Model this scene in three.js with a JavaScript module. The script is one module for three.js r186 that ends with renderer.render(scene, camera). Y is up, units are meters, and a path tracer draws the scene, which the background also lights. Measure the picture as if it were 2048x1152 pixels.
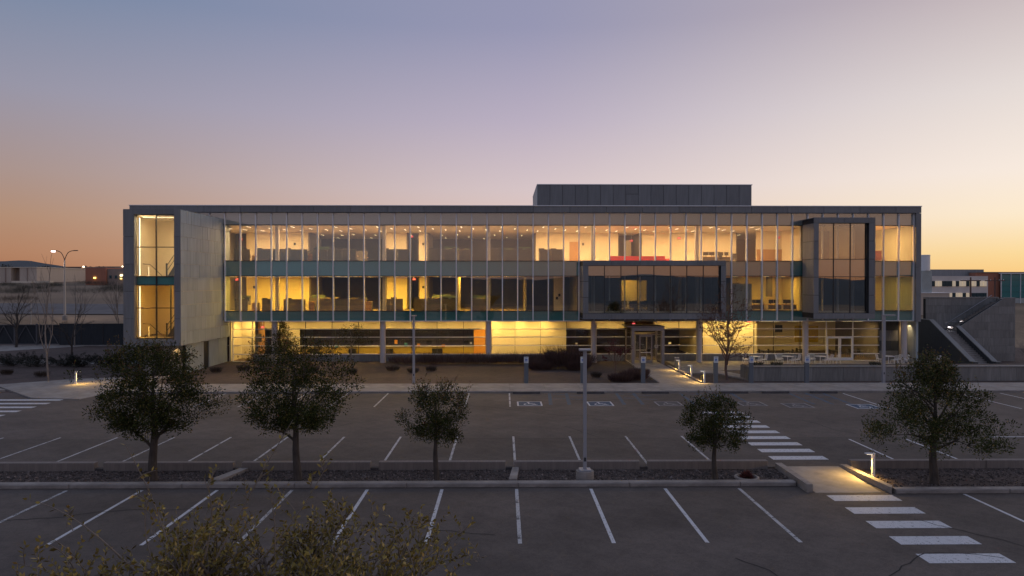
import * as THREE from 'three';
import { mergeGeometries } from 'three/addons/utils/BufferGeometryUtils.js';
import { RectAreaLightUniformsLib } from 'three/addons/lights/RectAreaLightUniformsLib.js';

// ---------------------------------------------------------------- camera, sky, sun, exposure
const scene = new THREE.Scene();
const camera = new THREE.PerspectiveCamera(44.73, 16 / 9, 0.1, 12000);
camera.position.set(0, 7.6, 0);
camera.rotation.order = 'YXZ';
camera.rotation.set(-Math.atan(10 / 1400), -Math.atan(17 / 1400), 0);
const renderer = new THREE.WebGLRenderer({ antialias: true });
renderer.toneMapping = THREE.LinearToneMapping;
renderer.toneMappingExposure = 1.0;
renderer.shadowMap.enabled = true;
RectAreaLightUniformsLib.init();

const SUN_AZ = 62;                       // degrees to the right of the view direction
const lin = (c) => (c <= 0.04045 ? c / 12.92 : ((c + 0.055) / 1.055) ** 2.4);
{
  // dusk sky: colour by height above the horizon (rows) and by angle from the sunset (columns), sRGB 0..255
  const E = [0, 2, 4.6, 7.6, 13, 20, 40, 90];
  const D = [0, 25, 60, 97, 135, 180];
  const T = [
    [[255, 208, 122], [250, 198, 120], [226, 172, 130], [165, 112, 82], [72, 92, 104], [70, 90, 108]],
    [[255, 228, 165], [252, 218, 155], [230, 188, 156], [178, 130, 100], [112, 120, 128], [100, 112, 126]],
    [[255, 240, 214], [253, 234, 205], [224, 196, 184], [178, 142, 118], [158, 142, 144], [146, 134, 146]],
    [[255, 242, 228], [248, 234, 222], [214, 196, 198], [170, 148, 142], [158, 148, 154], [146, 138, 154]],
    [[240, 230, 224], [228, 218, 214], [186, 175, 193], [152, 150, 167], [146, 145, 163], [138, 140, 162]],
    [[208, 194, 192], [192, 178, 182], [151, 151, 179], [119, 136, 164], [126, 137, 163], [122, 133, 162]],
    [[150, 154, 176], [144, 150, 174], [132, 142, 169], [122, 135, 162], [122, 134, 161], [120, 132, 160]],
    [[132, 140, 164], [132, 140, 164], [131, 139, 164], [130, 139, 164], [129, 138, 164], [129, 138, 164]],
  ].map((r) => r.map((c) => c.map((v) => lin(v / 255))));
  const W = 1024, H = 512, data = new Float32Array(W * H * 4);
  const seg = (arr, v) => { let k = 0; while (k < arr.length - 2 && v > arr[k + 1]) k++; let t = Math.min(1, Math.max(0, (v - arr[k]) / (arr[k + 1] - arr[k]))); return [k, t]; };
  for (let j = 0; j < H; j++) {
    const el = Math.max(0, ((j + 0.5) / H - 0.5) * 180);
    const [e, te] = seg(E, el);
    for (let i = 0; i < W; i++) {
      const phi = ((i + 0.5) / W - 0.5) * 360;                 // atan2(z, x)
      const az = phi + 90;                                     // 0 looks down -z, grows to the right
      let d = Math.abs(((az - SUN_AZ + 540) % 360) - 180);
      const [k, t0] = seg(D, d), t = t0 * t0 * (3 - 2 * t0) * 0.35 + t0 * 0.65;
      for (let c = 0; c < 3; c++) {
        const a = T[e][k][c] * (1 - t) + T[e][k + 1][c] * t, b = T[e + 1][k][c] * (1 - t) + T[e + 1][k + 1][c] * t;
        data[(j * W + i) * 4 + c] = a * (1 - te) + b * te;
      }
      data[(j * W + i) * 4 + 3] = 1;
    }
  }
  const sky = new THREE.DataTexture(data, W, H, THREE.RGBAFormat, THREE.FloatType);
  sky.mapping = THREE.EquirectangularReflectionMapping; sky.magFilter = THREE.LinearFilter; sky.needsUpdate = true;
  scene.background = sky; scene.environment = sky;
}
{
  const sun = new THREE.DirectionalLight(new THREE.Color(1, 0.62, 0.34), 0.05);
  const a = SUN_AZ * Math.PI / 180, el = 3 * Math.PI / 180;
  sun.position.set(Math.sin(a) * Math.cos(el) * 200, Math.sin(el) * 200, -Math.cos(a) * Math.cos(el) * 200);
  sun.castShadow = true; sun.shadow.radius = 30;
  Object.assign(sun.shadow.camera, { left: -90, right: 90, top: 60, bottom: -60, near: 1, far: 500 });
  scene.add(sun); scene.add(sun.target);
}

// ---------------------------------------------------------------- helpers
function rng(seed) { let s = seed >>> 0; return () => { s = (s + 0x6d2b79f5) >>> 0; let t = Math.imul(s ^ (s >>> 15), 1 | s); t = (t + Math.imul(t ^ (t >>> 7), 61 | t)) ^ t; return ((t ^ (t >>> 14)) >>> 0) / 4294967296; }; }
const taken = {};
function numbered(n) { const k = taken[n] = (taken[n] ?? -1) + 1; return k ? n + '_' + String(k).padStart(3, '0') : n; }
function shade(o) { o.castShadow = true; o.receiveShadow = true; return o; }
function mesh(name, geo, m, parent) {
  const g = Array.isArray(geo) ? (geo.length > 1 ? mergeGeometries(geo.map((q) => q.index ? q.toNonIndexed() : q)) : geo[0]) : geo;
  const o = shade(new THREE.Mesh(g, m)); o.name = parent ? name : numbered(name); (parent ?? scene).add(o); return o;
}
function group(name, parent) { const g = new THREE.Group(); g.name = parent ? name : numbered(name); (parent ?? scene).add(g); return g; }
function tag(o, label, category, grp, kind) { o.userData.label = label; if (category) o.userData.category = category; if (grp) o.userData.group = grp; if (kind) o.userData.kind = kind; return o; }
function thing(name, label, category, x = 0, y = 0, z = 0, turn = 0, grp) { const g = group(name); g.position.set(x, y, z); g.rotation.y = turn; return tag(g, label, category, grp); }
function copy(o, x, y, z, turn, label) { const c = o.clone(); c.name = numbered(o.name.replace(/_\d{3}$/, '')); c.userData = { ...o.userData }; if (label) c.userData.label = label; scene.add(c); c.position.set(x, y, z); c.rotation.y = turn ?? o.rotation.y; return c; }
function struct(name, geo, m) { const o = mesh(name, geo, m); o.userData.kind = 'structure'; return o; }
// uv in metres from position, by the axis each face looks along
function metreUV(g) {
  if (g.index) g = g.toNonIndexed();
  if (!g.attributes.normal) g.computeVertexNormals();
  const p = g.attributes.position, n = g.attributes.normal, uv = new Float32Array(p.count * 2);
  for (let i = 0; i < p.count; i++) {
    const ax = Math.abs(n.getX(i)), ay = Math.abs(n.getY(i)), az = Math.abs(n.getZ(i));
    if (ay >= ax && ay >= az) { uv[2 * i] = p.getX(i); uv[2 * i + 1] = p.getZ(i); }
    else if (ax > az) { uv[2 * i] = p.getZ(i); uv[2 * i + 1] = p.getY(i); }
    else { uv[2 * i] = p.getX(i); uv[2 * i + 1] = p.getY(i); }
  }
  g.setAttribute('uv', new THREE.BufferAttribute(uv, 2)); return g;
}
// box from x0..x1, y0..y1 and distances Z0..Z1 in front of the origin (z = -Z)
function B(x0, x1, y0, y1, Z0, Z1) {
  const g = new THREE.BoxGeometry(Math.abs(x1 - x0), Math.abs(y1 - y0), Math.abs(Z1 - Z0));
  g.translate((x0 + x1) / 2, (y0 + y1) / 2, -(Z0 + Z1) / 2); return metreUV(g);
}
// box with chamfered edges (12 mm by default)
function CB(x0, x1, y0, y1, Z0, Z1, c = 0.012) {
  const w = Math.abs(x1 - x0) / 2, h = Math.abs(y1 - y0) / 2, d = Math.abs(Z1 - Z0) / 2; c = Math.min(c, w * 0.45, h * 0.45, d * 0.45);
  const a = w - c, b = h - c, s = new THREE.Shape(); s.moveTo(-a, -b); s.lineTo(a, -b); s.lineTo(a, b); s.lineTo(-a, b); s.closePath();
  const g = new THREE.ExtrudeGeometry(s, { depth: 2 * d - 2 * c, bevelEnabled: true, bevelThickness: c, bevelSize: c, bevelSegments: 1, steps: 1 });
  g.translate((x0 + x1) / 2, (y0 + y1) / 2, -(Z0 + Z1) / 2 - d + c); return metreUV(g);
}
function cyl(r0, r1, h, n = 20, x = 0, y = 0, z = 0) { const g = new THREE.CylinderGeometry(r1, r0, h, n); g.translate(x, y + h / 2, z); return g.toNonIndexed(); }
function bar(a, b, r, n = 6) { // straight rod between two points
  const va = new THREE.Vector3(...a), vb = new THREE.Vector3(...b), d = vb.clone().sub(va), g = new THREE.CylinderGeometry(r, r, d.length(), n);
  g.applyQuaternion(new THREE.Quaternion().setFromUnitVectors(new THREE.Vector3(0, 1, 0), d.clone().normalize()));
  const m = va.add(vb).multiplyScalar(0.5); g.translate(m.x, m.y, m.z); return g.toNonIndexed();
}
// upright slab: outline in (u, y), thickness along the other horizontal axis
function slabX(pts, Z0, Z1) { const s = new THREE.Shape(pts.map((p) => new THREE.Vector2(...p))), g = new THREE.ExtrudeGeometry(s, { depth: Z1 - Z0, bevelEnabled: false }); g.translate(0, 0, -Z1); return metreUV(g); }
function slabZ(pts, x0, x1) { // outline in (Z, y)
  const s = new THREE.Shape(pts.map((p) => new THREE.Vector2(...p))), g = new THREE.ExtrudeGeometry(s, { depth: x1 - x0, bevelEnabled: false });
  g.rotateY(Math.PI / 2); g.translate(x0, 0, 0); return metreUV(g);
}
function flat(pts, y) { // horizontal sheet from [x, Z] outline
  const s = new THREE.Shape(pts.map((p) => new THREE.Vector2(p[0], p[1]))), g = new THREE.ShapeGeometry(s); g.rotateX(-Math.PI / 2); g.translate(0, y, 0); return metreUV(g);
}
function slabY(pts, y0, y1) { const s = new THREE.Shape(pts.map((p) => new THREE.Vector2(p[0], p[1]))), g = new THREE.ExtrudeGeometry(s, { depth: y1 - y0, bevelEnabled: false }); g.rotateX(-Math.PI / 2); g.translate(0, y0, 0); return metreUV(g); }

// double glazed unit: two lites joined by a spacer along the foot, centred on the origin
function unitGlass(w, h, gap = 0.016, t = 0.006) {
  const d = gap / 2 + t, y0 = -h / 2, y1 = h / 2, p = [[-d, y0], [d, y0], [d, y1], [d - t, y1], [d - t, y0 + 0.012], [t - d, y0 + 0.012], [t - d, y1], [-d, y1]];
  const g = new THREE.ExtrudeGeometry(new THREE.Shape(p.map((q) => new THREE.Vector2(...q))), { depth: w, bevelEnabled: false }); g.rotateY(Math.PI / 2); g.translate(-w / 2, 0, 0); return g;
}
// ---------------------------------------------------------------- procedural textures
function noiseGrid(n, seed) { const r = rng(seed), a = new Float32Array(n * n); for (let i = 0; i < a.length; i++) a[i] = r(); return a; }
function vnoise(grid, n, x, y) { const x0 = Math.floor(x), y0 = Math.floor(y), fx = x - x0, fy = y - y0, sx = fx * fx * (3 - 2 * fx), sy = fy * fy * (3 - 2 * fy); const q = (i, j) => grid[((j % n + n) % n) * n + ((i % n + n) % n)]; return (q(x0, y0) * (1 - sx) + q(x0 + 1, y0) * sx) * (1 - sy) + (q(x0, y0 + 1) * (1 - sx) + q(x0 + 1, y0 + 1) * sx) * sy; }
function fbmTile(N, seed, octaves) { // octaves: [cells, weight]
  const out = new Float32Array(N * N);
  octaves.forEach(([cells, w, cellsY], k) => { const cy = cellsY ?? cells, n = Math.max(cells, cy), gr = noiseGrid(n, seed + k * 77); for (let j = 0; j < N; j++) for (let i = 0; i < N; i++) { const x = i / N * cells, y = j / N * cy; const x0 = Math.floor(x), y0 = Math.floor(y), fx = x - x0, fy = y - y0, q = (a, b) => gr[(b % cy) * n + (a % cells)]; const sx = fx * fx * (3 - 2 * fx), sy = fy * fy * (3 - 2 * fy); out[j * N + i] += w * ((q(x0, y0) * (1 - sx) + q(x0 + 1, y0) * sx) * (1 - sy) + (q(x0, y0 + 1) * (1 - sx) + q(x0 + 1, y0 + 1) * sx) * sy - 0.5); } });
  return out;
}
function tex(N, size, fn, srgb = true) { // fn(i, j) -> [r, g, b] linear; the tile covers size metres
  const d = new Uint8Array(N * N * 4), enc = (v) => Math.round(255 * Math.min(1, Math.max(0, srgb ? (v <= 0.0031308 ? v * 12.92 : 1.055 * v ** (1 / 2.4) - 0.055) : v)));
  for (let j = 0; j < N; j++) for (let i = 0; i < N; i++) { const c = fn(i, j), o = (j * N + i) * 4; d[o] = enc(c[0]); d[o + 1] = enc(c[1]); d[o + 2] = enc(c[2]); d[o + 3] = 255; }
  const t = new THREE.DataTexture(d, N, N); if (srgb) t.colorSpace = THREE.SRGBColorSpace; t.wrapS = t.wrapT = THREE.RepeatWrapping; t.magFilter = THREE.LinearFilter; t.minFilter = THREE.LinearMipmapLinearFilter; t.generateMipmaps = true; t.repeat.set(1 / size, 1 / size); t.needsUpdate = true; return t;
}
const N = 512;
const nFine = fbmTile(N, 11, [[8, 0.5], [32, 0.4], [128, 0.5], [256, 0.7]]);
const nCoarse = fbmTile(N, 23, [[4, 0.9], [9, 0.6], [21, 0.4], [64, 0.25]]);
const nStreak = fbmTile(N, 37, [[40, 0.6, 3], [110, 0.5, 6], [16, 0.5, 4], [180, 0.3, 90]]);
const nWear = fbmTile(N, 51, [[16, 0.5], [64, 0.7], [200, 0.6]]);
const grey = (k, amp, c) => (i, j) => { const v = 1 + amp * k[j * N + i]; return [c[0] * v, c[1] * v, c[2] * v]; };
function std(o) { return new THREE.MeshStandardMaterial({ roughness: 0.8, metalness: 0, ...o }); }
const C = (r, g, b) => new THREE.Color().setRGB(r, g, b);
function noisy(c, n, amp, size, rough, bump, extra) {
  const t = tex(N, size, grey(n, amp, [0.8, 0.8, 0.8]));
  const m = std({ color: C(c[0] / 0.8, c[1] / 0.8, c[2] / 0.8), map: t, roughness: rough, ...extra });
  if (bump) { const b = tex(N, size, (i, j) => { const v = 0.5 + 0.5 * n[j * N + i]; return [v, v, v]; }, false); m.bumpMap = b; m.bumpScale = bump; }
  return m;
}
const M = {
  asphalt: noisy([0.106, 0.086, 0.075], nFine, 0.55, 3.1, 0.86, 0.004, { vertexColors: true }),
  concrete: noisy([0.32, 0.288, 0.26], nCoarse, 0.3, 2.6, 0.85, 0.002),
  kerb: noisy([0.3, 0.268, 0.245], nCoarse, 0.4, 1.9, 0.85, 0.003),
  darkKerb: noisy([0.085, 0.075, 0.075], nCoarse, 0.5, 1.1, 0.9, 0.003),
  wallConcrete: noisy([0.225, 0.192, 0.172], nStreak, 0.3, 2.3, 0.88, 0.002),
  soil: noisy([0.105, 0.073, 0.061], nFine, 0.7, 2.7, 0.95, 0.02, { vertexColors: true }),
  dry: noisy([0.23, 0.16, 0.1], nFine, 0.5, 9, 0.95, 0.0, { vertexColors: true }),
  road: noisy([0.13, 0.12, 0.12], nCoarse, 0.3, 9, 0.9, 0),
  paint: std({ color: C(1, 1, 1), roughness: 0.7, map: tex(N, 1.3, (i, j) => { const w = nWear[j * N + i]; const t = w > 0.33 ? 0.25 : w > 0.24 ? 0.7 : 1; return [0.66 * t * (1 + 0.2 * w), 0.66 * t * (1 + 0.2 * w), 0.68 * t * (1 + 0.2 * w)]; }) }),
  wornPaint: std({ color: C(1, 1, 1), roughness: 0.75, map: tex(N, 1.7, (i, j) => { const w = nWear[j * N + i] + 0.5 * nCoarse[j * N + i]; const t = w > 0.2 ? 0.2 : w > 0.1 ? 0.6 : 1; return [0.56 * t * (1 + 0.2 * w), 0.55 * t * (1 + 0.2 * w), 0.55 * t * (1 + 0.2 * w)]; }) }),
  oldPaint: std({ color: C(1, 1, 1), roughness: 0.75, map: tex(N, 1.1, (i, j) => { const w = nWear[j * N + i]; return w > 0.12 ? [0.12, 0.11, 0.11] : [0.42, 0.42, 0.43]; }) }),
  bluePaint: std({ color: C(1, 1, 1), roughness: 0.75, map: tex(N, 1.2, (i, j) => { const w = nWear[j * N + i]; return w > -0.06 ? [0.09, 0.082, 0.082] : [0.035, 0.12, 0.24]; }) }),
  crack: std({ color: C(0.03, 0.027, 0.026), roughness: 0.95 }),
  zinc: [0.92, 1, 1.08].map((k, i) => noisy([0.205 * k, 0.21 * k, 0.218 * k], nStreak, 0.22, 3 + i, 0.5, 0.0008)),
  fin: [0.95, 0.985, 1.02, 1.06].map((k, i) => noisy([0.4 * k, 0.455 * k, 0.475 * k], nStreak, 0.22, 2.4 + i * 0.7, 0.55, 0.0008)),
  tile: [0.88, 1, 1.1].map((k, i) => noisy([0.225 * k, 0.22 * k, 0.21 * k], nStreak, 0.4, 2.1 + i * 0.6, 0.6, 0.001)),
  darkTile: noisy([0.05, 0.055, 0.058], nStreak, 0.4, 2.2, 0.5, 0.001),
  joint: std({ color: C(0.03, 0.03, 0.032), roughness: 0.9 }),
  alu: std({ color: C(0.88, 0.88, 0.9), roughness: 0.45 }),
  white: std({ color: C(0.86, 0.86, 0.86), roughness: 0.45 }),
  black: std({ color: C(0.018, 0.018, 0.02), roughness: 0.5 }),
  darkMetal: std({ color: C(0.05, 0.05, 0.055), roughness: 0.45, metalness: 0.4 }),
  steel: std({ color: C(0.36, 0.36, 0.39), roughness: 0.45, metalness: 0.1 }),
  column: noisy([0.58, 0.53, 0.52], nStreak, 0.12, 2.5, 0.45, 0),
  postGrey: std({ color: C(0.13, 0.15, 0.175), roughness: 0.55 }),
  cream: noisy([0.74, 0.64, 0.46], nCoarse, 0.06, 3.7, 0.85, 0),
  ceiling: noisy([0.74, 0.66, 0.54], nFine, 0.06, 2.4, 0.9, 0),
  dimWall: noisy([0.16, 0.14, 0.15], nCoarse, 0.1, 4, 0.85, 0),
  carpet: noisy([0.2, 0.16, 0.11], nFine, 0.3, 2, 0.95, 0),
  fabric: [[0.135, 0.112, 0.09], [0.11, 0.095, 0.085], [0.16, 0.128, 0.1]].map((c, i) => noisy(c, nFine, 0.25, 1 + i * 0.3, 0.9, 0)),
  wood: noisy([0.46, 0.24, 0.085], nStreak, 0.25, 1.6, 0.6, 0),
  orange: noisy([0.7, 0.3, 0.03], nStreak, 0.12, 1.5, 0.5, 0),
  red: std({ color: C(0.78, 0.02, 0.045), roughness: 0.6 }),
  mustard: noisy([0.5, 0.34, 0.04], nStreak, 0.15, 1.7, 0.6, 0),
  teal: std({ color: C(0.095, 0.33, 0.325), roughness: 0.5 }),
  greySpandrel: noisy([0.4, 0.43, 0.42], nCoarse, 0.12, 2.9, 0.7, 0),
  greenGlass: new THREE.MeshPhysicalMaterial({ color: C(0.2, 0.27, 0.16), roughness: 0.35, transmission: 0.4, thickness: 0 }),
  glass: new THREE.MeshPhysicalMaterial({ color: C(0.96, 0.965, 0.95), roughness: 0.0, transmission: 1, thickness: 0, ior: 2.333 }),
  clearGlass: new THREE.MeshPhysicalMaterial({ color: C(0.96, 0.965, 0.95), roughness: 0.0, transmission: 1, thickness: 0, ior: 1.6 }),
  bark: noisy([0.075, 0.06, 0.05], nStreak, 0.6, 0.7, 0.95, 0.006),
  paleBark: noisy([0.26, 0.215, 0.18], nStreak, 0.5, 0.6, 0.95, 0.004),
  redBark: noisy([0.15, 0.095, 0.08], nStreak, 0.5, 0.6, 0.95, 0.003),
  leaf: new THREE.MeshPhysicalMaterial({ color: C(1, 1, 1), vertexColors: true, roughness: 0.85, specularIntensity: 0.25 }),
  shinyLeaf: new THREE.MeshPhysicalMaterial({ color: C(1, 1, 1), vertexColors: true, roughness: 0.55, specularIntensity: 0.4 }),
  dryLeaf: std({ color: C(1, 1, 1), vertexColors: true, roughness: 0.9 }),
};
M.leaf.side = M.shinyLeaf.side = M.dryLeaf.side = THREE.DoubleSide;
const WARM = C(1, 0.64, 0.29), COOLW = C(1, 0.9, 0.78);
const glow = (c, k) => new THREE.MeshStandardMaterial({ color: C(0.8, 0.8, 0.8), emissive: c, emissiveIntensity: k, roughness: 0.6 });
M.tube = glow(C(1, 0.86, 0.62), 2.6);
M.tubeYellow = glow(C(1, 0.8, 0.4), 2.2);
M.led = glow(C(1, 0.84, 0.62), 2.4);
M.exit = glow(C(1, 0.03, 0.05), 0.75);
function areaLight(w, h, intensity, color, x, y, z, tx, ty, tz, parent) { // in front of a glowing face, shining to (tx, ty, tz)
  const l = new THREE.RectAreaLight(color, intensity, w, h); l.name = 'lamp'; l.position.set(x, y, z); (parent ?? scene).add(l); l.lookAt(tx, ty, tz); return l;
}
function downLight(w, d, intensity, color, x, y, z, parent) { const l = new THREE.RectAreaLight(color, intensity, w, d); l.name = 'lamp'; l.position.set(x, y, z); l.rotation.x = -Math.PI / 2; (parent ?? scene).add(l); return l; }
// ---------------------------------------------------------------- ground, lots, pavements
const hills = noiseGrid(64, 5);
function rise(Z) { const P = [[-9000, -80], [-2600, -80], [-300, -14], [-70, -0.2], [88, -0.1], [102, 2.4], [150, 3.6], [250, 6.4], [400, 9.6], [700, 16], [1500, 27], [3000, 40], [9000, 60]]; let k = 0; while (k < P.length - 2 && Z > P[k + 1][0]) k++; const t = (Z - P[k][0]) / (P[k + 1][0] - P[k][0]); return P[k][1] + (P[k + 1][1] - P[k][1]) * t; }
{ // the land as one sheet to the horizon
  const n = 150, pos = [], idx = [], col = [], sp = (u) => Math.sign(u) * (60 * Math.abs(u) + 5200 * Math.abs(u) ** 5);
  for (let j = 0; j <= n; j++) for (let i = 0; i <= n; i++) {
    const x = sp(i / n * 2 - 1), Z = 60 + sp(j / n * 2 - 1) ;
    const y = rise(Z) + (Z > 150 ? (vnoise(hills, 64, x / 40, Z / 25) - 0.5) * Math.min(1.4, (Z - 150) / 60) : 0);
    pos.push(x, y, -Z);
    const b = 0.75 + 0.5 * vnoise(hills, 64, x / 30 + 9, Z / 9) , d = vnoise(hills, 64, x / 90 + 3, Z / 14 + 7); const s = d > 0.62 ? 0.62 : 1; col.push(b * s, b * s * (d > 0.62 ? 1.02 : 1), b * s * (d > 0.62 ? 0.95 : 1));
  }
  for (let j = 0; j < n; j++) for (let i = 0; i < n; i++) { const a = j * (n + 1) + i; idx.push(a, a + 1, a + n + 1, a + 1, a + n + 2, a + n + 1); }
  const g = new THREE.BufferGeometry(); g.setAttribute('position', new THREE.Float32BufferAttribute(pos, 3)); g.setAttribute('color', new THREE.Float32BufferAttribute(col, 3)); g.setIndex(idx); g.computeVertexNormals();
  const uv = new Float32Array(pos.length / 3 * 2); for (let i = 0; i < uv.length / 2; i++) { uv[2 * i] = pos[3 * i]; uv[2 * i + 1] = pos[3 * i + 2]; } g.setAttribute('uv', new THREE.BufferAttribute(uv, 2));
  struct('ground', g, M.dry);
}
function tinted(x0, x1, Z0, Z1, y, step, f) { // level sheet with patches of tone in its colour
  const nx = Math.ceil((x1 - x0) / step), nz = Math.ceil((Z1 - Z0) / step), g = new THREE.PlaneGeometry(x1 - x0, Z1 - Z0, nx, nz); g.rotateX(-Math.PI / 2); g.translate((x0 + x1) / 2, y, -(Z0 + Z1) / 2);
  const p = g.attributes.position, c = new Float32Array(p.count * 3), uv = g.attributes.uv;
  for (let i = 0; i < p.count; i++) { const v = f(p.getX(i), -p.getZ(i)); c.set(Array.isArray(v) ? v : [v, v, v], 3 * i); uv.setXY(i, p.getX(i), p.getZ(i)); }
  g.setAttribute('color', new THREE.BufferAttribute(c, 3)); return g;
}
const patch = (x, Z) => { // worn patches, sealed strips and oil drips in the stalls
  let v = 0.66 + 0.36 * vnoise(hills, 64, x / 5.5, Z / 2.2) + 0.26 * vnoise(hills, 64, x / 1.7 + 20, Z / 1.1 + 4) + 0.12 * vnoise(hills, 64, x / 0.5, Z / 0.5);
  const k = Math.round((x - 0.48) / 2.7445 - 0.5), cx = 0.48 + (k + 0.5) * 2.7445, q = vnoise(hills, 64, k * 1.37 + 4, Z > 27 ? 9.5 : 3.5);
  for (const cz of [22.6, 31.4, 45]) { const d = Math.hypot((x - cx - (q - 0.5) * 0.6) / 0.42, (Z - cz - (q - 0.5) * 1.6) / 0.6); if (d < 1.5) v *= 1 - 0.38 * q * Math.max(0, 1 - d * (0.55 + 0.5 * vnoise(hills, 64, x * 3, Z * 3))); }
  return v;
};
const lot = group('parking_lot'); lot.userData.kind = 'structure';
mesh('asphalt', tinted(-70, 60, 3, 27.6, 0, 0.28, patch), M.asphalt, lot);
mesh('asphalt', tinted(-70, 60, 28.3, 48.0, 0.1, 0.3, (x, Z) => patch(x, Z) * (Z < 33.7 ? 0.88 : 1)), M.asphalt, lot);
const PX = 0.48, PP = 2.7445;
function sheet(x0, x1, Z0, Z1, y) { return flat([[x0, Z0], [x1, Z0], [x1, Z1], [x0, Z1]], y); }
for (let k = -12; k <= 3; k++) mesh('stall_line', sheet(PX + k * PP - 0.06, PX + k * PP + 0.06, 20.35, 25.75, 0.005), k % 3 ? M.paint : M.wornPaint, lot);
for (let k = 0; k < 6; k++) mesh('stall_line', sheet(16.58 + k * PP - 0.06, 16.58 + k * PP + 0.06, 20.35, 24.95, 0.005), M.paint, lot);
for (let k = -14; k <= 3; k++) mesh('stall_line', sheet(PX + k * PP - 0.05, PX + k * PP + 0.05, 28.7, 34.15, 0.105), M.wornPaint, lot);
for (let k = 0; k < 2; k++) mesh('stall_line', sheet(16.59 + k * PP - 0.05, 16.59 + k * PP + 0.05, 28.7, 33.35, 0.105), M.paint, lot);
for (let k = 0; k <= 7; k++) mesh('stall_line', sheet(0.4 - k * PP - 0.05, 0.4 - k * PP + 0.05, 42.4, 47.6, 0.105), M.wornPaint, lot);
for (const x of [23.05, 30.9, 33.8, 36.6, 39.4]) mesh('stall_line', sheet(x - 0.05, x + 0.05, 41.3, 47.2, 0.105), M.paint, lot);
mesh('stall_line', sheet(23.6, 30, 33.7, 33.82, 0.105), M.paint, lot);
for (let k = 0; k < 5; k++) mesh('crosswalk_bar', sheet(11.55, 13.92, 18.78 + 1.355 * k, 19.44 + 1.355 * k, 0.005), M.paint, lot);
for (let k = 0; k < 9; k++) mesh('crosswalk_bar', sheet(11.45, 13.82, 29.5 + 1.31 * k, 30.12 + 1.31 * k, 0.105), M.paint, lot);
for (let k = 0; k < 5; k++) mesh('crosswalk_bar', sheet(-40, -28.3, 39.6 + 1.33 * k, 40.1 + 1.33 * k, 0.105), M.paint, lot);
// accessible stalls: outlined squares with the wheelchair symbol, and blue hatched aisles
function wheelchair(faded) {
  const S = 128, cv = document.createElement('canvas'); cv.width = cv.height = S; const g = cv.getContext('2d');
  g.fillStyle = faded ? '#4b4a50' : '#2f4a66'; g.fillRect(0, 0, S, S); g.strokeStyle = g.fillStyle = faded ? '#8d8d92' : '#c9ccd0'; g.lineWidth = 8; g.strokeRect(4, 4, S - 8, S - 8);
  g.lineWidth = 7; g.beginPath(); g.arc(58, 26, 8, 0, 7); g.fill(); g.beginPath(); g.arc(60, 82, 24, 0.2, 4.2); g.stroke(); g.beginPath(); g.moveTo(58, 36); g.lineTo(60, 68); g.lineTo(86, 68); g.lineTo(94, 96); g.lineTo(104, 94); g.stroke(); g.beginPath(); g.moveTo(59, 50); g.lineTo(82, 50); g.stroke();
  const t = new THREE.CanvasTexture(cv); t.colorSpace = THREE.SRGBColorSpace; return std({ map: t, roughness: 0.75 });
}
M.chairMark = wheelchair(false); M.chairMarkOld = wheelchair(true);
[[1.62, 43.4, 0], [6.0, 43.35, 0], [10.25, 43.3, 1], [15.4, 43.25, 1], [18.0, 42.6, 1], [21.9, 42.2, 0]].forEach(([x, Z, old]) => {
  const g = new THREE.PlaneGeometry(1.55, 1.55); g.rotateX(-Math.PI / 2); g.translate(x, 0.106, -Z); mesh('accessible_mark', g, old ? M.chairMarkOld : M.chairMark, lot);
});
for (const [x0, n] of [[3.0, 2], [7.55, 2], [11.9, 4], [19.3, 3]]) {
  for (let k = 0; k < n; k++) { const a = x0 + k * 1.15, g = flat([[a, 47.4], [a + 0.22, 47.4], [a + 0.02, 43.0], [a - 0.2, 43.0]], 0.1055); mesh('aisle_stripe', g, M.bluePaint, lot); }
  for (let k = 0; k < 2; k++) { const Z = 47.2 - k * 1.6; mesh('aisle_stripe', flat([[x0 + 0.3, Z], [x0 + 2.3, Z - 0.7], [x0 + 2.3, Z - 0.85], [x0 + 0.3, Z - 0.15]], 0.108), M.bluePaint, lot); }
}
// cracks
{
  const r = rng(91), crack = (x, Z, ang, len, y, w) => { const p = []; let a = ang; for (let d = 0; d < len; d += 0.35) { p.push([x, Z]); a += (r() - 0.5) * 1.0; a = ang + (a - ang) * 0.8; x += Math.cos(a) * 0.35; Z += Math.sin(a) * 0.35; } const pos = []; for (let i = 0; i + 1 < p.length; i++) { const [ax, az] = p[i], [bx, bz] = p[i + 1], l = Math.hypot(bx - ax, bz - az), nx = -(bz - az) / l * w, nz = (bx - ax) / l * w; const q = [[ax + nx, az + nz], [ax - nx, az - nz], [bx - nx, bz - nz], [bx + nx, bz + nz]].map(([u, v]) => [u, y, -v]); pos.push(...q[0], ...q[1], ...q[2], ...q[0], ...q[2], ...q[3]); } const g = new THREE.BufferGeometry(); g.setAttribute('position', new THREE.Float32BufferAttribute(pos, 3)); mesh('crack', g, M.crack, lot); };
  for (const [x, Z, a, l, u] of [[13.2, 22.3, -0.9, 6, 1], [6.4, 19.2, -1.3, 4, 1], [-2.3, 43.6, -1.0, 9, 0], [4.5, 39, -0.7, 4, 0], [3.2, 36.5, -1.2, 3.4, 0], [-9, 36.5, 0.5, 6, 0], [16.3, 38, -1.3, 4, 0], [-5, 22, -0.3, 5, 1], [-16, 22.5, 0.4, 7, 1], [9.6, 17.8, 0.3, 5, 1]]) crack(x, Z, a, l, u ? 0.007 : 0.107, 0.018);
  mesh('crack', sheet(-40, 30, 33.66, 33.69, 0.103), M.crack, lot);
}
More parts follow.
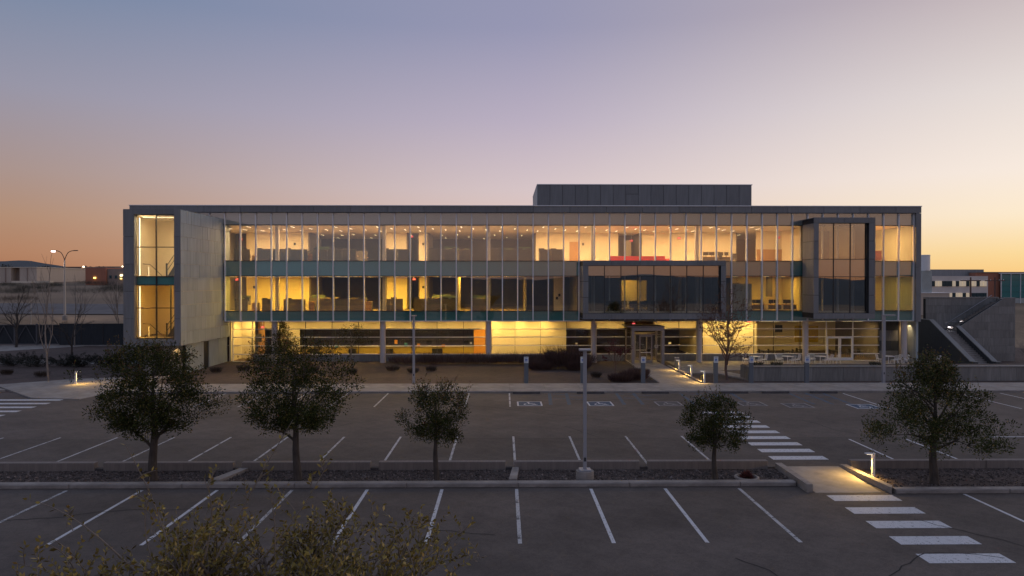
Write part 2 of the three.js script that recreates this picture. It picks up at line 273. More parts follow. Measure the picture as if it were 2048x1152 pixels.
// soil beds
mesh('soil', tinted(-95, 60, 47, 89, 0.05, 1.2, (x, Z) => 0.7 + 0.5 * vnoise(hills, 64, x / 3.1, Z / 1.9) + (vnoise(hills, 64, x / 0.9, Z / 0.8) > 0.85 ? 0.35 : 0)), M.soil).userData.kind = 'structure';
scene.children[scene.children.length - 1].name = 'soil_bed';
// pavement along the lot, slab by slab, with kerb
{
  const pv = group('pavement'); pv.userData.kind = 'structure';
  for (let x = -26.5, k = 0; x < 46; x += 2.45, k++) { const s = CB(x, x + 2.435, 0.02, 0.21, 48.02, 51.5, 0.01); mesh('paving_slab', s, M.concrete, pv); }
  for (let x = -26.5; x < 46; x += 3.0) mesh('kerb_stone', CB(x, x + 2.99, 0.0, 0.215, 47.72, 48.01, 0.03), M.kerb, pv);
  // ramp and walk at the far left
  mesh('paving_slab', slabY([[-27.2, 45.2], [-30.6, 45.7], [-37.2, 51.6], [-33.4, 54.6], [-30.5, 55.6], [-26.52, 56.6], [-26.52, 47.8]], 0.03, 0.16), M.concrete, pv);
  mesh('paving_slab', slabY([[-37.3, 51.4], [-70, 51.4], [-70, 49.0], [-34.6, 49.0]], 0.03, 0.17), M.concrete, pv);
  mesh('paving_slab', slabY([[-70, 74], [-55, 78], [-50, 84], [-52, 86], [-70, 84]], 0.02, 0.09), M.concrete, pv);
  for (let x = -52; x < -33; x += 2.4) mesh('paving_slab', CB(x, x + 2.385, 0.02, 0.1, 65.6, 68.2, 0.01), M.concrete, pv);
  // entrance walk
  for (let Z = 51.53, k = 0; Z < 66; Z += 2.4, k++) mesh('paving_slab', CB(11.75, 14.55, 0.02, 0.17, Z, Math.min(67.5, Z + 2.385), 0.01), M.concrete, pv);
  mesh('kerb_stone', CB(14.57, 14.72, 0.0, 0.3, 51.6, 62, 0.02), M.kerb, pv);
  mesh('kerb_stone', CB(11.58, 11.73, 0.0, 0.2, 51.6, 62, 0.02), M.kerb, pv);
  // patio behind the planter wall
  for (let x = 15.6; x < 44; x += 3) mesh('paving_slab', CB(x, x + 2.985, -0.05, 0.07, 60.3, 67.5, 0.008), M.concrete, pv);
  mesh('paving_slab', slabY([[15.0, 60.25], [15.0, 57.9], [17.6, 57.9], [18.9, 53.6], [20.4, 53.6], [18.4, 60.25]], 0.0, 0.14), M.concrete, pv);
}
// wheel stops
for (const x of [1.55, 5.9, 10.3, 15.7, 18.5, 21.8]) {
  const t = thing('wheel_stop', 'low dark concrete wheel stop at the head of an accessible stall by the kerb', 'wheel stop', x, 0.1, -47.35, 0, 'wheel stops at the accessible stalls');
  mesh('stop_body', slabZ([[-0.1, 0], [0.1, 0], [0.06, 0.13], [-0.06, 0.13]], -0.92, 0.92), M.darkKerb, t);
  for (const s of [-0.6, 0.6]) mesh('anchor_pin', cyl(0.018, 0.018, 0.01, 8, s, 0.129, 0), M.steel, t);
}
// median: kerb, gravel bed, low concrete walls with drain gaps, ramp
const median = group('median_strip'); median.userData.kind = 'structure';
mesh('bed', B(-70, 11.0, 0.01, 0.07, 26.2, 28.3), M.soil, median); mesh('bed', B(14.1, 60, 0.01, 0.07, 25.3, 28.3), M.soil, median);
{ const g = [...median.children]; for (const o of g) { const c = new Float32Array(o.geometry.attributes.position.count * 3).fill(0.8); o.geometry.setAttribute('color', new THREE.BufferAttribute(c, 3)); } }
for (let x = -70; x < 10.9; x += 4.15) mesh('kerb_stone', CB(x, Math.min(x + 4.14, 10.95), -0.02, 0.16, 25.98, 26.36, 0.035), M.kerb, median);
for (let x = 14.15; x < 60; x += 4.15) mesh('kerb_stone', CB(x, x + 4.14, -0.02, 0.16, 25.0, 25.36, 0.035), M.kerb, median);
mesh('kerb_stone', slabY([[11.0, 25.2], [11.22, 25.2], [11.3, 28.25], [11.02, 28.25]], 0, 0.3), M.kerb, median);
mesh('kerb_stone', slabY([[13.98, 25.0], [14.18, 25.3], [13.98, 28.3], [13.7, 28.3]], 0, 0.22), M.kerb, median);
mesh('ramp', slabZ([[25.15, 0.008], [28.4, 0.112], [28.4, 0.0], [25.15, -0.05]], 11.3, 13.7), M.concrete, median);
for (const [a, b] of [[-70, -54.6], [-54.3, -49.1], [-48.8, -43.7], [-43.4, -38.2], [-37.9, -32.8], [-32.4, -27.3], [-27, -21.9], [-21.5, -16.37], [-16.02, -10.85], [-10.5, -5.36], [-5.02, 0.08], [0.43, 5.5], [5.83, 10.7], [14.1, 19.6], [19.62, 25.6], [25.62, 32], [32.02, 45]])
  mesh('wall_segment', CB(a, b, 0.0, 0.4, 28.15, 28.42, 0.015), M.wallConcrete, median);
for (const x of [-32.6, -27.15, -21.7, -16.2, -10.68, -5.19, 0.25, 5.66]) mesh('drain_sill', B(x - 0.16, x + 0.16, 0.0, 0.17, 28.16, 28.4), M.darkKerb, median);
mesh('drain_channel', slabY([[0.36, 28.1], [0.62, 28.1], [0.5, 26.4], [0.2, 26.4]], 0.05, 0.2), M.kerb, median);
mesh('drain_channel', slabY([[-10.55, 28.1], [-10.2, 28.1], [-10.65, 26.4], [-11.1, 26.4]], 0.05, 0.2), M.kerb, median);
// loose stone on the median beds
{
  const r = rng(7), rock = new THREE.IcosahedronGeometry(1, 0); { const p = rock.attributes.position; for (let i = 0; i < p.count; i++) { const k = 0.75 + 0.5 * vnoise(hills, 64, p.getX(i) * 3 + 8, p.getY(i) * 3 + p.getZ(i) * 5 + 9); p.setXYZ(i, p.getX(i) * k, p.getY(i) * k * 0.7, p.getZ(i) * k); } rock.computeVertexNormals(); }
  const m = std({ color: C(1, 1, 1), roughness: 0.9 }), n = 15000, im = new THREE.InstancedMesh(rock, m, n), o = new THREE.Object3D(), c = new THREE.Color();
  for (let i = 0; i < n; i++) { const right = r() < 0.28, x = right ? 14.25 + r() * 22 : -34 + r() * 45, Z = right ? 25.45 + r() * 2.6 : 26.45 + r() * 1.62; const s = 0.018 + 0.034 * r() * r() + (r() < 0.03 ? 0.03 : 0); o.position.set(x, 0.075 + s * 0.3 * r(), -Z); o.rotation.set(r() * 6, r() * 6, r() * 6); o.scale.set(s * (0.8 + 0.7 * r()), s, s * (0.8 + 0.7 * r())); o.updateMatrix(); im.setMatrixAt(i, o.matrix); const v = 0.05 + 0.2 * r() * r(), w = r(); im.setColorAt(i, c.setRGB(v * (1.05 + 0.3 * w), v * (0.9 + 0.1 * w), v * (0.85))); }
  shade(im); im.name = 'gravel'; scene.add(im); tag(im, 'loose brown and grey stones covering the median bed', 'gravel', null, 'stuff');
}
// distant roads and banks on the left, hills
struct('road', flat([[-130, 116], [-34, 108], [-34, 134], [-130, 146]], 0).applyMatrix4(new THREE.Matrix4().set(1, 0, 0, 0, 0, 1, -0.025, -0.03, 0, 0, 1, 0, 0, 0, 0, 1)), M.road);
function ridge(name, x0, x1, Z, base, f, m) { const n = 160, pos = [], idx = []; for (let i = 0; i <= n; i++) { const x = x0 + (x1 - x0) * i / n, h = f(x); const dz = Math.sign(Z) * 600; pos.push(x, base, -Z, x, base + h * 0.45, -(Z + dz * 0.4), x, base + h, -(Z + dz), x, base, -(Z + dz * 2.4)); } for (let i = 0; i < n; i++) for (let k = 0; k < 3; k++) { const a = i * 4 + k; idx.push(a, a + 4, a + 1, a + 4, a + 5, a + 1); } const g = new THREE.BufferGeometry(); g.setAttribute('position', new THREE.Float32BufferAttribute(pos, 3)); g.setIndex(idx); g.computeVertexNormals(); return struct(name, g, m); }
const n1 = (x, s, o) => vnoise(hills, 64, x / s + o, o * 1.7);
M.hazyHill = noisy([0.1, 0.115, 0.125], nCoarse, 0.5, 400, 1, 0);  // bluish distance haze is mixed into this base colour, there is no fog
ridge('hills', -4600, 1500, 3600, 20, (x) => 74 + 18 * n1(x, 420, 3) + (x < -2550 ? 34 * Math.min(1, (-2550 - x) / 260) * (0.6 + 0.7 * n1(x, 130, 6)) : 0), M.hazyHill);
// the mountain range behind the viewpoint, which the glass mirrors
ridge('mountains', -4500, 4500, -2700, -82, (x) => 94 + 30 * n1(x, 520, 5) + 16 * n1(x, 170, 9) + 7 * n1(x, 60, 2), M.hazyHill);
// ---------------------------------------------------------------- the office building
const bld = tag(group('office_building'), 'long three storey office block with glass curtain wall and dark metal frames', 'building');
const R = rng(1234);
const pick = (a) => a[Math.floor(R() * a.length)];
const GX0 = -26.11, GP = 1.4447, XL = GX0 - 2 * GP, XR = GX0 + 45 * GP;
const YR = [4.02, 4.96, 8.26, 9.67, 13.05, 14.2];
// curtain wall
{
  const cw = group('curtain_wall', bld);
  const geos = [];
  for (let r = 0; r < 5; r++) { geos.push(new THREE.BoxGeometry(GP - 0.05, YR[r + 1] - YR[r] - 0.05, 0.026)); }
  const backs = [0, 2, 4].map((r) => new THREE.BoxGeometry(GP - 0.055, YR[r + 1] - YR[r] - 0.055, 0.02));
  for (let b = -2; b < 45; b++) for (let r = 0; r < 5; r++) {
    const x = GX0 + (b + 0.5) * GP, y = (YR[r] + YR[r + 1]) / 2;
    if (b < 0 && r < 4) continue;
    const hid1 = x > 7.4 && x < 20.1, hid2 = x > 28.6 && x < 33.6; // opened into the projecting bays
    if ((hid1 && (r === 1 || r === 0)) || (hid2 && (r >= 1 && r <= 3))) continue;
    const p = mesh('pane', geos[r], M.glass, cw); p.position.set(x, y, -66.02); p.rotation.set((R() - 0.5) * 0.0016, (R() - 0.5) * 0.0018, 0);
    if (r % 2 === 0) { const s = mesh('spandrel_panel', backs[r / 2], r === 4 ? M.greySpandrel : M.teal, cw); s.position.set(x, y, -66.1); }
  }
  for (let b = -2; b <= 45; b++) { const x = GX0 + b * GP; const y0 = b < 0 ? 13.05 : 4.0; mesh('mullion', CB(x - 0.048, x + 0.048, y0, 14.2, 65.86, 66.16, 0.006), M.alu, cw); }
  YR.forEach((y, k) => mesh('transom', B(k > 3 ? XL : GX0, XR, y - 0.03, y + 0.03, 65.955 - (k === 0 ? 0.1 : 0), 66.15), k === 0 || k === 5 ? M.alu : M.darkMetal, cw));
}
// slabs, roof, outer walls
mesh('floor_slab', B(-34.6, 39.2, 4.06, 4.72, 66.2, 91.8), M.carpet, bld);
mesh('floor_slab', B(-34.6, 39.2, 8.34, 9.5, 66.2, 91.8), M.carpet, bld);
mesh('ceiling', B(-34.6, 39.2, 8.28, 8.335, 66.2, 91.8), M.ceiling, bld);
mesh('ceiling', B(-34.6, 39.2, 13.1, 13.2, 66.2, 91.8), M.ceiling, bld);
mesh('ceiling', B(-26.4, 39.2, 3.99, 4.055, 67.75, 91.8), M.ceiling, bld);
mesh('soffit', B(-26.2, 39.2, 3.97, 4.05, 66.16, 67.74), M.ceiling, bld);
mesh('roof', B(-34.7, 39.3, 14.2, 14.5, 65.9, 91.9), M.zinc[1], bld);
mesh('floor_slab', B(-34.6, 39.2, -0.1, 0.045, 67.7, 91.8), M.carpet, bld);
mesh('rear_wall', B(-34.8, 39.4, 0, 14.5, 91.9, 92.2), M.fin[0], bld);
mesh('end_wall', B(-34.8, -34.6, 0, 14.2, 66.3, 91.9), M.fin[1], bld);
mesh('end_wall', B(39.2, 39.4, 0, 14.2, 66.0, 91.9), M.fin[1], bld);
mesh('inner_wall', B(-34.6, -26.16, 4.8, 13.05, 66.2, 66.4), M.dimWall, bld);
// roof edge and side frame, panel by panel
{
  const rf = group('roof_edge', bld);
  mesh('backing', B(-34.75, 39.35, 14.215, 14.79, 65.72, 66.3), M.joint, rf);
  for (let x = -34.8; x < 39.3; x += 3.42) { const e = Math.min(39.42, x + 3.395); if (e - x > 0.1) mesh('panel', CB(x, e, 14.21, 14.80, 65.6, 65.7, 0.006), pick(M.zinc), rf); }
  mesh('coping', CB(-34.84, 39.46, 14.80, 14.875, 65.54, 66.35, 0.01), M.alu, rf);
  const sf = group('side_frame', bld);
  mesh('backing', B(38.98, 39.35, 3.98, 14.2, 65.72, 66.3), M.joint, sf);
  for (let k = 0; k < 4; k++) mesh('panel', CB(38.93, 39.42, 3.95 + k * 2.56, 3.95 + k * 2.56 + 2.55, 65.6, 65.98, 0.006), pick(M.zinc), sf);
}
// plant room on the roof
{
  const ph = group('plant_room', bld), x0 = 3.64, x1 = 26.7;
  mesh('wall', B(x0 + 0.03, x1 - 0.03, 14.5, 18.1, 75.06, 86), M.joint, ph);
  const n = 17, w = (x1 - x0) / n;
  for (let k = 0; k < n; k++) { const a = x0 + k * w; if (k === 7) { mesh('panel', CB(a, a + w - 0.035, 17.15, 18.12, 75, 75.05, 0.004), M.zinc[0], ph); mesh('access_panel', CB(a + 0.01, a + w - 0.02, 14.55, 17.12, 75.01, 75.05, 0.004), M.zinc[1], ph); } else mesh('panel', CB(a, a + w - 0.035, 14.5, 18.12, 75, 75.05, 0.004), pick(M.zinc), ph); }
  for (let k = 0; k < 8; k++) mesh('panel', CB(x0 - 0.04, x0 + 0.01, 14.5, 18.12, 75.06 + k * 1.36, 75.06 + k * 1.36 + 1.35, 0.004), pick(M.fin), ph);
  mesh('cap', CB(x0 - 0.06, x1 + 0.06, 18.13, 18.2, 74.96, 86.1, 0.01), M.alu, ph);
}
// projecting window bays
function bay(parent, x0, x1, y0, y1, Zf, frame, ix0, ix1, iy0, iy1, cols, rows, panelW, panelH) {
  const d = 0.5; // frame front to glass
  // hollow box: four slabs from the front back to the facade
  mesh('bay_floor', B(x0 + 0.06, x1 - 0.06, y0 + 0.06, iy0, Zf + 0.06, 66.0), M.joint, parent); mesh('bay_roof', B(x0 + 0.06, x1 - 0.06, iy1, y1 - 0.06, Zf + 0.06, 66.0), M.joint, parent);
  mesh('bay_side', B(x0 + 0.06, ix0, iy0, iy1, Zf + 0.06, 66.0), M.joint, parent); mesh('bay_side', B(ix1, x1 - 0.06, iy0, iy1, Zf + 0.06, 66.0), M.joint, parent);
  const put = (g) => mesh('panel', g, pick(M.zinc), parent), gap = 0.018;
  const nx = Math.round((x1 - x0) / panelW), ny = Math.round((y1 - y0) / panelH), px = (x1 - x0) / nx, py = (y1 - y0) / ny;
  for (let k = 0; k < nx; k++) { put(CB(x0 + k * px, x0 + (k + 1) * px - gap, iy1, y1, Zf, Zf + 0.05, 0.005)); put(CB(x0 + k * px, x0 + (k + 1) * px - gap, y0, iy0, Zf, Zf + 0.05, 0.005)); put(CB(x0 + k * px, x0 + (k + 1) * px - gap, y1 - 0.05, y1, Zf + 0.06, 65.9, 0.005)); put(CB(x0 + k * px, x0 + (k + 1) * px - gap, y0, y0 + 0.05, Zf + 0.06, 65.8, 0.005)); }
  const hs = []; for (let y = iy0; y < iy1 - 0.3; y += (iy1 - iy0) / Math.max(1, ny)) hs.push(y); const hh = (iy1 - iy0) / Math.max(1, ny);
  for (const y of hs) { put(CB(x0, ix0, y + gap, y + hh - gap, Zf, Zf + 0.05, 0.005)); put(CB(ix1, x1, y + gap, y + hh - gap, Zf, Zf + 0.05, 0.005)); put(CB(x0, x0 + 0.05, y + gap, y + hh - gap, Zf + 0.06, 65.8, 0.005)); put(CB(x1 - 0.05, x1, y + gap, y + hh - gap, Zf + 0.06, 65.8, 0.005)); }
  const Zg = Zf + 0.42, cw = (ix1 - ix0) / cols;
  const ys = [iy0, ...rows.map((r) => r[0]), iy1];
  for (let c = 0; c < cols; c++) for (let r = 0; r + 1 < ys.length; r++) {
    const g = unitGlass(cw - 0.05, ys[r + 1] - ys[r] - 0.05), p = mesh('pane', g, M.glass, parent); p.position.set(ix0 + (c + 0.5) * cw, (ys[r] + ys[r + 1]) / 2, -Zg); p.rotation.set((R() - 0.5) * 0.002, (R() - 0.5) * 0.003, 0);
    const back = r > 0 && rows[r - 1][1]; if (back) { const s = mesh('spandrel_panel', new THREE.BoxGeometry(cw - 0.055, ys[r + 1] - ys[r] - 0.055, 0.02), M.greySpandrel, parent); s.position.set(ix0 + (c + 0.5) * cw, (ys[r] + ys[r + 1]) / 2, -Zg - 0.08); }
  }
  for (let c = 0; c <= cols; c++) mesh('mullion', B(ix0 + c * cw - 0.03, ix0 + c * cw + 0.03, iy0, iy1, Zg - 0.06, Zg + 0.06), M.darkMetal, parent);
  for (const y of ys) mesh('transom', B(ix0, ix1, y - 0.028, y + 0.028, Zg - 0.055, Zg + 0.055), M.darkMetal, parent);
  mesh('sill', B(ix0, ix1, iy0 + 0.03, iy0 + 0.2, Zg + 0.07, Zg + 0.3), M.ceiling, parent);
}
const bayW = group('projecting_bay', bld); bayW.userData.label = 'wide dark framed bay over the entrance';
bay(bayW, 7.18, 20.18, 4.31, 9.64, 63.2, 0.45, 7.68, 19.72, 4.84, 9.18, 8, [[8.23, 1]], 2.6, 1.8);
const bayT = group('projecting_bay', bld); bayT.userData.label = 'tall two storey dark framed bay';
bay(bayT, 28.25, 33.89, 4.34, 13.57, 63.4, 0.45, 28.7, 33.32, 4.84, 13.07, 3, [[8.17, 1], [9.78, 0]], 2.82, 1.85);
// columns
for (const x of [-21.66, -11.44, -1.42, 8.59, 18.64, 28.82, 38.3]) {
  const g = new THREE.CylinderGeometry(0.27, 0.27, 3.97, 28); g.translate(x, 1.985, -66.45); mesh('column', g, M.column, bld);
  if (x < 38) mesh('column', B(x - 0.16, x + 0.16, 9.5, 13.1, 67.2, 67.5), M.column, bld), mesh('column', B(x - 0.16, x + 0.16, 4.72, 8.28, 67.2, 67.5), M.column, bld);
}
// ground floor glazing
{
  const gg = group('ground_glazing', bld), Z = 67.6, rows = [0.74, 1.56, 2.38, 3.16, 3.97];
  const spans = [[-26.0, [-24.18, -21.5, -19.05, -16.51, -13.96, -11.42, -8.87, -6.41, -3.86, -1.4, 1.11, 3.57, 6.09, 8.6, 11.72], 1], [14.85, [17.0, 19.28, 21.8, 24.29, 26.19, 28.8, 31.36], 1], [31.36, [33.95], 2], [33.95, [36.5], 3]];
  const pane = (x0, x1, y0, y1) => { const p = mesh('pane', new THREE.BoxGeometry(x1 - x0 - 0.04, y1 - y0 - 0.03, 0.02), M.clearGlass, gg); p.position.set((x0 + x1) / 2, (y0 + y1) / 2, -Z); p.rotation.set((R() - 0.5) * 0.003, (R() - 0.5) * 0.003, 0); };
  for (const [s, xs, kind] of spans) {
    let a = s;
    for (const b of xs) {
      const full = kind > 1 || a < -24.3;
      for (let r = 0; r < 4; r++) if (!(kind === 2 && rows[r + 1] < 2.5)) pane(a, b, rows[r], rows[r + 1]);
      if (full && kind !== 2) pane(a, b, 0.08, 0.74);
      if (!full) mesh('base_panel', CB(a + 0.006, b - 0.006, 0.0, 0.7, Z - 0.1, Z + 0.1, 0.006), M.tile[k3()], gg);
      mesh('mullion', B(b - 0.022, b + 0.022, full ? 0.06 : 0.74, 3.97, Z - 0.05, Z + 0.06), M.darkMetal, gg);
      a = b;
    }
    mesh('mullion', B(s - 0.035, s + 0.035, 0.05, 3.97, Z - 0.07, Z + 0.07), M.alu, gg);
  }
  for (const [a, b] of [[-26, 11.72], [14.85, 36.5]]) rows.forEach((y, k) => { if (a > 0 && k < 3) { mesh('transom', B(a, 31.33, y - 0.032, y + 0.032, Z - 0.11, Z + 0.05), M.alu, gg); mesh('transom', B(33.98, b, y - 0.032, y + 0.032, Z - 0.11, Z + 0.05), M.alu, gg); } else mesh('transom', B(a, b, y - 0.032, y + 0.032, Z - 0.11, Z + 0.05), M.alu, gg); });
  mesh('transom', B(33.98, 36.5, 0.05, 0.1, Z - 0.06, Z + 0.06), M.alu, gg);
  mesh('transom', B(-26, -24.2, 0.03, 0.09, Z - 0.06, Z + 0.06), M.alu, gg);
  // white double door to the patio
  for (const [a, b] of [[31.42, 32.63], [32.68, 33.89]]) {
    const d = group('patio_door', bld);
    mesh('stile', CB(a, a + 0.1, 0.08, 2.36, Z - 0.08, Z + 0.02, 0.006), M.white, d); mesh('stile', CB(b - 0.1, b, 0.08, 2.36, Z - 0.08, Z + 0.02, 0.006), M.white, d);
    mesh('rail', CB(a + 0.1, b - 0.1, 2.22, 2.36, Z - 0.08, Z + 0.02, 0.006), M.white, d); mesh('rail', CB(a + 0.1, b - 0.1, 0.08, 0.36, Z - 0.08, Z + 0.02, 0.006), M.white, d); mesh('rail', CB(a + 0.1, b - 0.1, 1.52, 1.58, Z - 0.08, Z + 0.02, 0.006), M.white, d);
    const p = mesh('pane', new THREE.BoxGeometry(b - a - 0.2, 1.86, 0.012), M.clearGlass, d); p.position.set((a + b) / 2, 1.29, -Z + 0.03);
    mesh('handle', bar([a < 32 ? b - 0.05 : a + 0.05, 0.9, -Z + 0.14], [a < 32 ? b - 0.05 : a + 0.05, 1.3, -Z + 0.14], 0.014), M.steel, d);
  }
  mesh('head', B(31.38, 33.93, 2.36, 2.42, Z - 0.09, Z + 0.03), M.white, gg);
}
function k3() { return Math.floor(R() * 3); }
// dark tiled wall and lit panel at the right end
{
  const rw = group('end_bay_wall', bld);
  mesh('backing', B(36.55, 39.2, 0.0, 3.97, 67.68, 67.9), M.joint, rw);
  for (let k = 0; k < 3; k++) for (let j = 0; j < 4; j++) mesh('tile', CB(36.56 + k * 0.62, 37.17 + k * 0.62, 0.02 + j * 0.99, 1.0 + j * 0.99, 67.6, 67.67, 0.004), j % 2 ? M.darkTile : M.tile[0], rw);
  for (let j = 0; j < 4; j++) mesh('lit_panel', CB(38.46, 39.38, 0.02 + j * 0.99, 1.0 + j * 0.99, 67.55, 67.64, 0.004), M.wood2 ?? (M.wood2 = noisy([0.4, 0.33, 0.22], nCoarse, 0.15, 2, 0.7, 0)), rw);
}
// stair tower at the left end, standing forward of the facade
const tower = group('stair_tower', bld);
{
  const x0 = -30.95, x1 = -26.3, y0 = 2.46, y1 = 13.62, Zf = 57.35, ix0 = -30.1, ix1 = -26.8, iy0 = 3.02, iy1 = 13.18, Zg = 57.75;
  // shell
  mesh('tower_floor', B(x0 + 0.08, x1 - 0.08, y0 + 0.06, 2.98, Zf + 0.08, 67), M.joint, tower); mesh('tower_roof', B(x0 + 0.08, x1 - 0.08, 13.2, y1 - 0.06, Zf + 0.08, 66), M.joint, tower);
  mesh('tower_wall', B(x1 - 0.25, x1 - 0.07, 2.98, 13.2, Zf + 0.08, 67), M.cream, tower); mesh('tower_wall', B(x0 + 0.07, x0 + 0.25, 2.98, 13.2, Zf + 0.08, 67), M.cream, tower);
  mesh('tower_wall', B(x0 + 0.25, x1 - 0.25, 2.98, 13.2, 62.4, 62.6), M.cream, tower);
  mesh('tower_ceiling', B(x0 + 0.25, x1 - 0.25, 13.12, 13.19, Zg + 0.1, 62.4), M.ceiling, tower);
  mesh('jamb', B(x0 + 0.07, ix0, 2.98, 13.2, Zf + 0.06, Zg + 0.1), M.joint, tower); mesh('jamb', B(ix1, x1 - 0.07, 2.98, 13.2, Zf + 0.06, Zg + 0.1), M.joint, tower);
  // side cladding: rows of shingle panels of mixed width
  const rows = 10, rh = (y1 - y0) / rows;
  for (let r = 0; r < rows; r++) { let Z = Zf; const first = 0.5 + R() * 0.7; let w = first; while (Z < 67.5) { const e = Math.min(67.6, Z + w); if (e - Z > 0.08) mesh('cladding_panel', CB(x1 - 0.06, x1 + (R() - 0.5) * 0.012, y0 + r * rh + 0.01, y0 + (r + 1) * rh - 0.01, Z + 0.008, e - 0.008, 0.004), pick(M.fin), tower); Z = e; w = 0.45 + R() * R() * 1.5; } }
  // front frame
  const put = (g) => mesh('panel', g, pick(M.zinc), tower);
  for (let k = 0; k < 5; k++) { const a = y0 + k * rh * 2, b = a + rh * 2 - 0.022; put(CB(x0, ix0, a, b, Zf, Zf + 0.05, 0.005)); put(CB(ix1, x1, a, b, Zf, Zf + 0.05, 0.005)); put(CB(x0, x0 + 0.06, a, b, Zf + 0.06, 66, 0.005)); }
  for (const [a, b] of [[ix0 + 0.006, -28.45], [-28.44, ix1 - 0.006]]) { put(CB(a, b, iy1, y1, Zf, Zf + 0.05, 0.005)); put(CB(a, b, y0, iy0, Zf, Zf + 0.05, 0.005)); }
  put(CB(x0, x1, y0, y0 + 0.05, Zf + 0.06, 67.6, 0.005)); put(CB(x0, x1, y1 - 0.05, y1, Zf + 0.06, 66, 0.005));
  for (const x of [ix0, ix1 - 0.04]) put(B(x, x + 0.04, iy0, iy1, Zf + 0.02, Zg));
  // glazing 2 x 5
  const ys = [iy0, 5.55, 7.44, 8.13, 10.54, iy1], xs = [ix0, -28.45, ix1];
  for (let c = 0; c < 2; c++) for (let r = 0; r < 5; r++) {
    const p = mesh('pane', new THREE.BoxGeometry(xs[c + 1] - xs[c] - 0.05, ys[r + 1] - ys[r] - 0.05, 0.024), M.clearGlass, tower); p.position.set((xs[c] + xs[c + 1]) / 2, (ys[r] + ys[r + 1]) / 2, -Zg);
    if (r === 2) { const s = mesh('spandrel_panel', new THREE.BoxGeometry(xs[c + 1] - xs[c] - 0.06, ys[r + 1] - ys[r] - 0.06, 0.02), M.teal, tower); s.position.set((xs[c] + xs[c + 1]) / 2, (ys[r] + ys[r + 1]) / 2, -Zg - 0.08); }
  }
  for (const x of xs) mesh('mullion', B(x - 0.035, x + 0.035, iy0, iy1, Zg - 0.07, Zg + 0.07), M.darkMetal, tower);
  for (const y of ys) mesh('transom', B(ix0, ix1, y - 0.035, y + 0.035, Zg - 0.06, Zg + 0.06), M.darkMetal, tower);
  // landing, flights, rails
  mesh('landing', B(x0 + 0.25, x1 - 0.25, 7.5, 8.1, Zg + 0.12, 62.4), M.ceiling, tower);
  mesh('landing', B(x0 + 0.25, x1 - 0.25, 2.985, 3.1, Zg + 0.12, 62.4), M.carpet, tower);
  for (const base of [3.1, 8.1]) {
    for (let k = 0; k < 9; k++) mesh('step', B(-28.0 + k * 0.16, -27.8 + k * 0.16, base + k * 0.27, base + k * 0.27 + 0.06, 59.0, 60.2), M.darkMetal, tower);
    mesh('stringer', slabX([[-28.15, base], [-27.7, base], [-26.56, base + 1.95], [-26.56, base + 2.5]], 58.9, 58.98), M.darkMetal, tower);
    for (const [a, b, y] of [[-28.1, -26.6, base + 1.0], [-28.1, -26.6, base + 0.55]]) mesh('handrail', bar([a, y, -58.85], [b, y + 2.2, -58.85], 0.025), M.darkMetal, tower);
    mesh('newel', B(-28.2, -28.1, base, base + 1.15, 58.8, 58.9), M.darkMetal, tower);
    mesh('handrail', bar([-30.2, base + 1.1, -59], [-29.6, base + 1.05, -59], 0.025), M.darkMetal, tower); mesh('handrail', bar([-29.6, base + 1.05, -59], [-28.6, base + 0.1, -59], 0.025), M.darkMetal, tower);
    mesh('newel', B(-29.72, -29.66, base, base + 0.85, 58.95, 59.05), M.white, tower);
  }
  mesh('stair_post', B(-28.0, -27.9, 3.1, 7.5, 59.1, 59.2), M.darkMetal, tower);
  // base under the tower
  const bw = group('tower_base', bld);
  mesh('base_wall', B(-30.0, -26.55, 0.0, 2.46, 58.6, 58.8), M.concrete, bw);
  for (const [a, b, m] of [[58.6, 60.7, M.fin[2]], [60.72, 62.3, M.fin[3]], [63.45, 65.5, M.fin[0]], [65.52, 67.6, M.fin[0]]]) mesh('base_panel', CB(-26.75, -26.55, 0.0, 2.46, a, b, 0.006), m, bw);
  mesh('service_door', CB(-26.78, -26.6, 0.05, 2.4, 62.35, 63.4, 0.006), M.darkMetal, bw);
}
// ---------------------------------------------------------------- rooms behind the glass
const rooms = group('interior_walls', bld);
const iw = (x0, x1, y0, y1, Z0, Z1, m = M.cream, n = 'wall') => mesh(n, B(x0, x1, y0, y1, Z0, Z1), m, rooms);
// top floor
{
  const a = 9.5, b = 13.1, Z = 76.5, Z1 = 76.65;
  for (const [x0, x1] of [[-27.96, -21.29], [-12.76, -10.58], [-9.22, -8.35], [3.55, 7.22], [8.24, 12.54], [15.17, 25.51]]) iw(x0, x1, a, b, Z, Z1);
  iw(7.25, 8.21, a, b - 1.0, 76.52, 76.6, M.wood, 'door'); iw(7.22, 8.24, b - 1.0, b, Z, Z1);
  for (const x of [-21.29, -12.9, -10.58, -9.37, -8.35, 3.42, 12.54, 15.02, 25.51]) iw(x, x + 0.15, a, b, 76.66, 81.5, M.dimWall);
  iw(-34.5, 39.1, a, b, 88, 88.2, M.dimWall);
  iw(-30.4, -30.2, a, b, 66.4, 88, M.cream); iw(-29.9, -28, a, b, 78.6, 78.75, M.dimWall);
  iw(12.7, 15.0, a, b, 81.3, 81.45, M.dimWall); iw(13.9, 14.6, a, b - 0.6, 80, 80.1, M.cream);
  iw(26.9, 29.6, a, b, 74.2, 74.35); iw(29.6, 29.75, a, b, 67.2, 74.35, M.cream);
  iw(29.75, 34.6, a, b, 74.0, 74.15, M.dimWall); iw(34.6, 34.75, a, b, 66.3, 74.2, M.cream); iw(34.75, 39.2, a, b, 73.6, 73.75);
  iw(25.7, 28.2, a, a + 1.5, 70.6, 70.75, M.wood, 'low_partition');
}
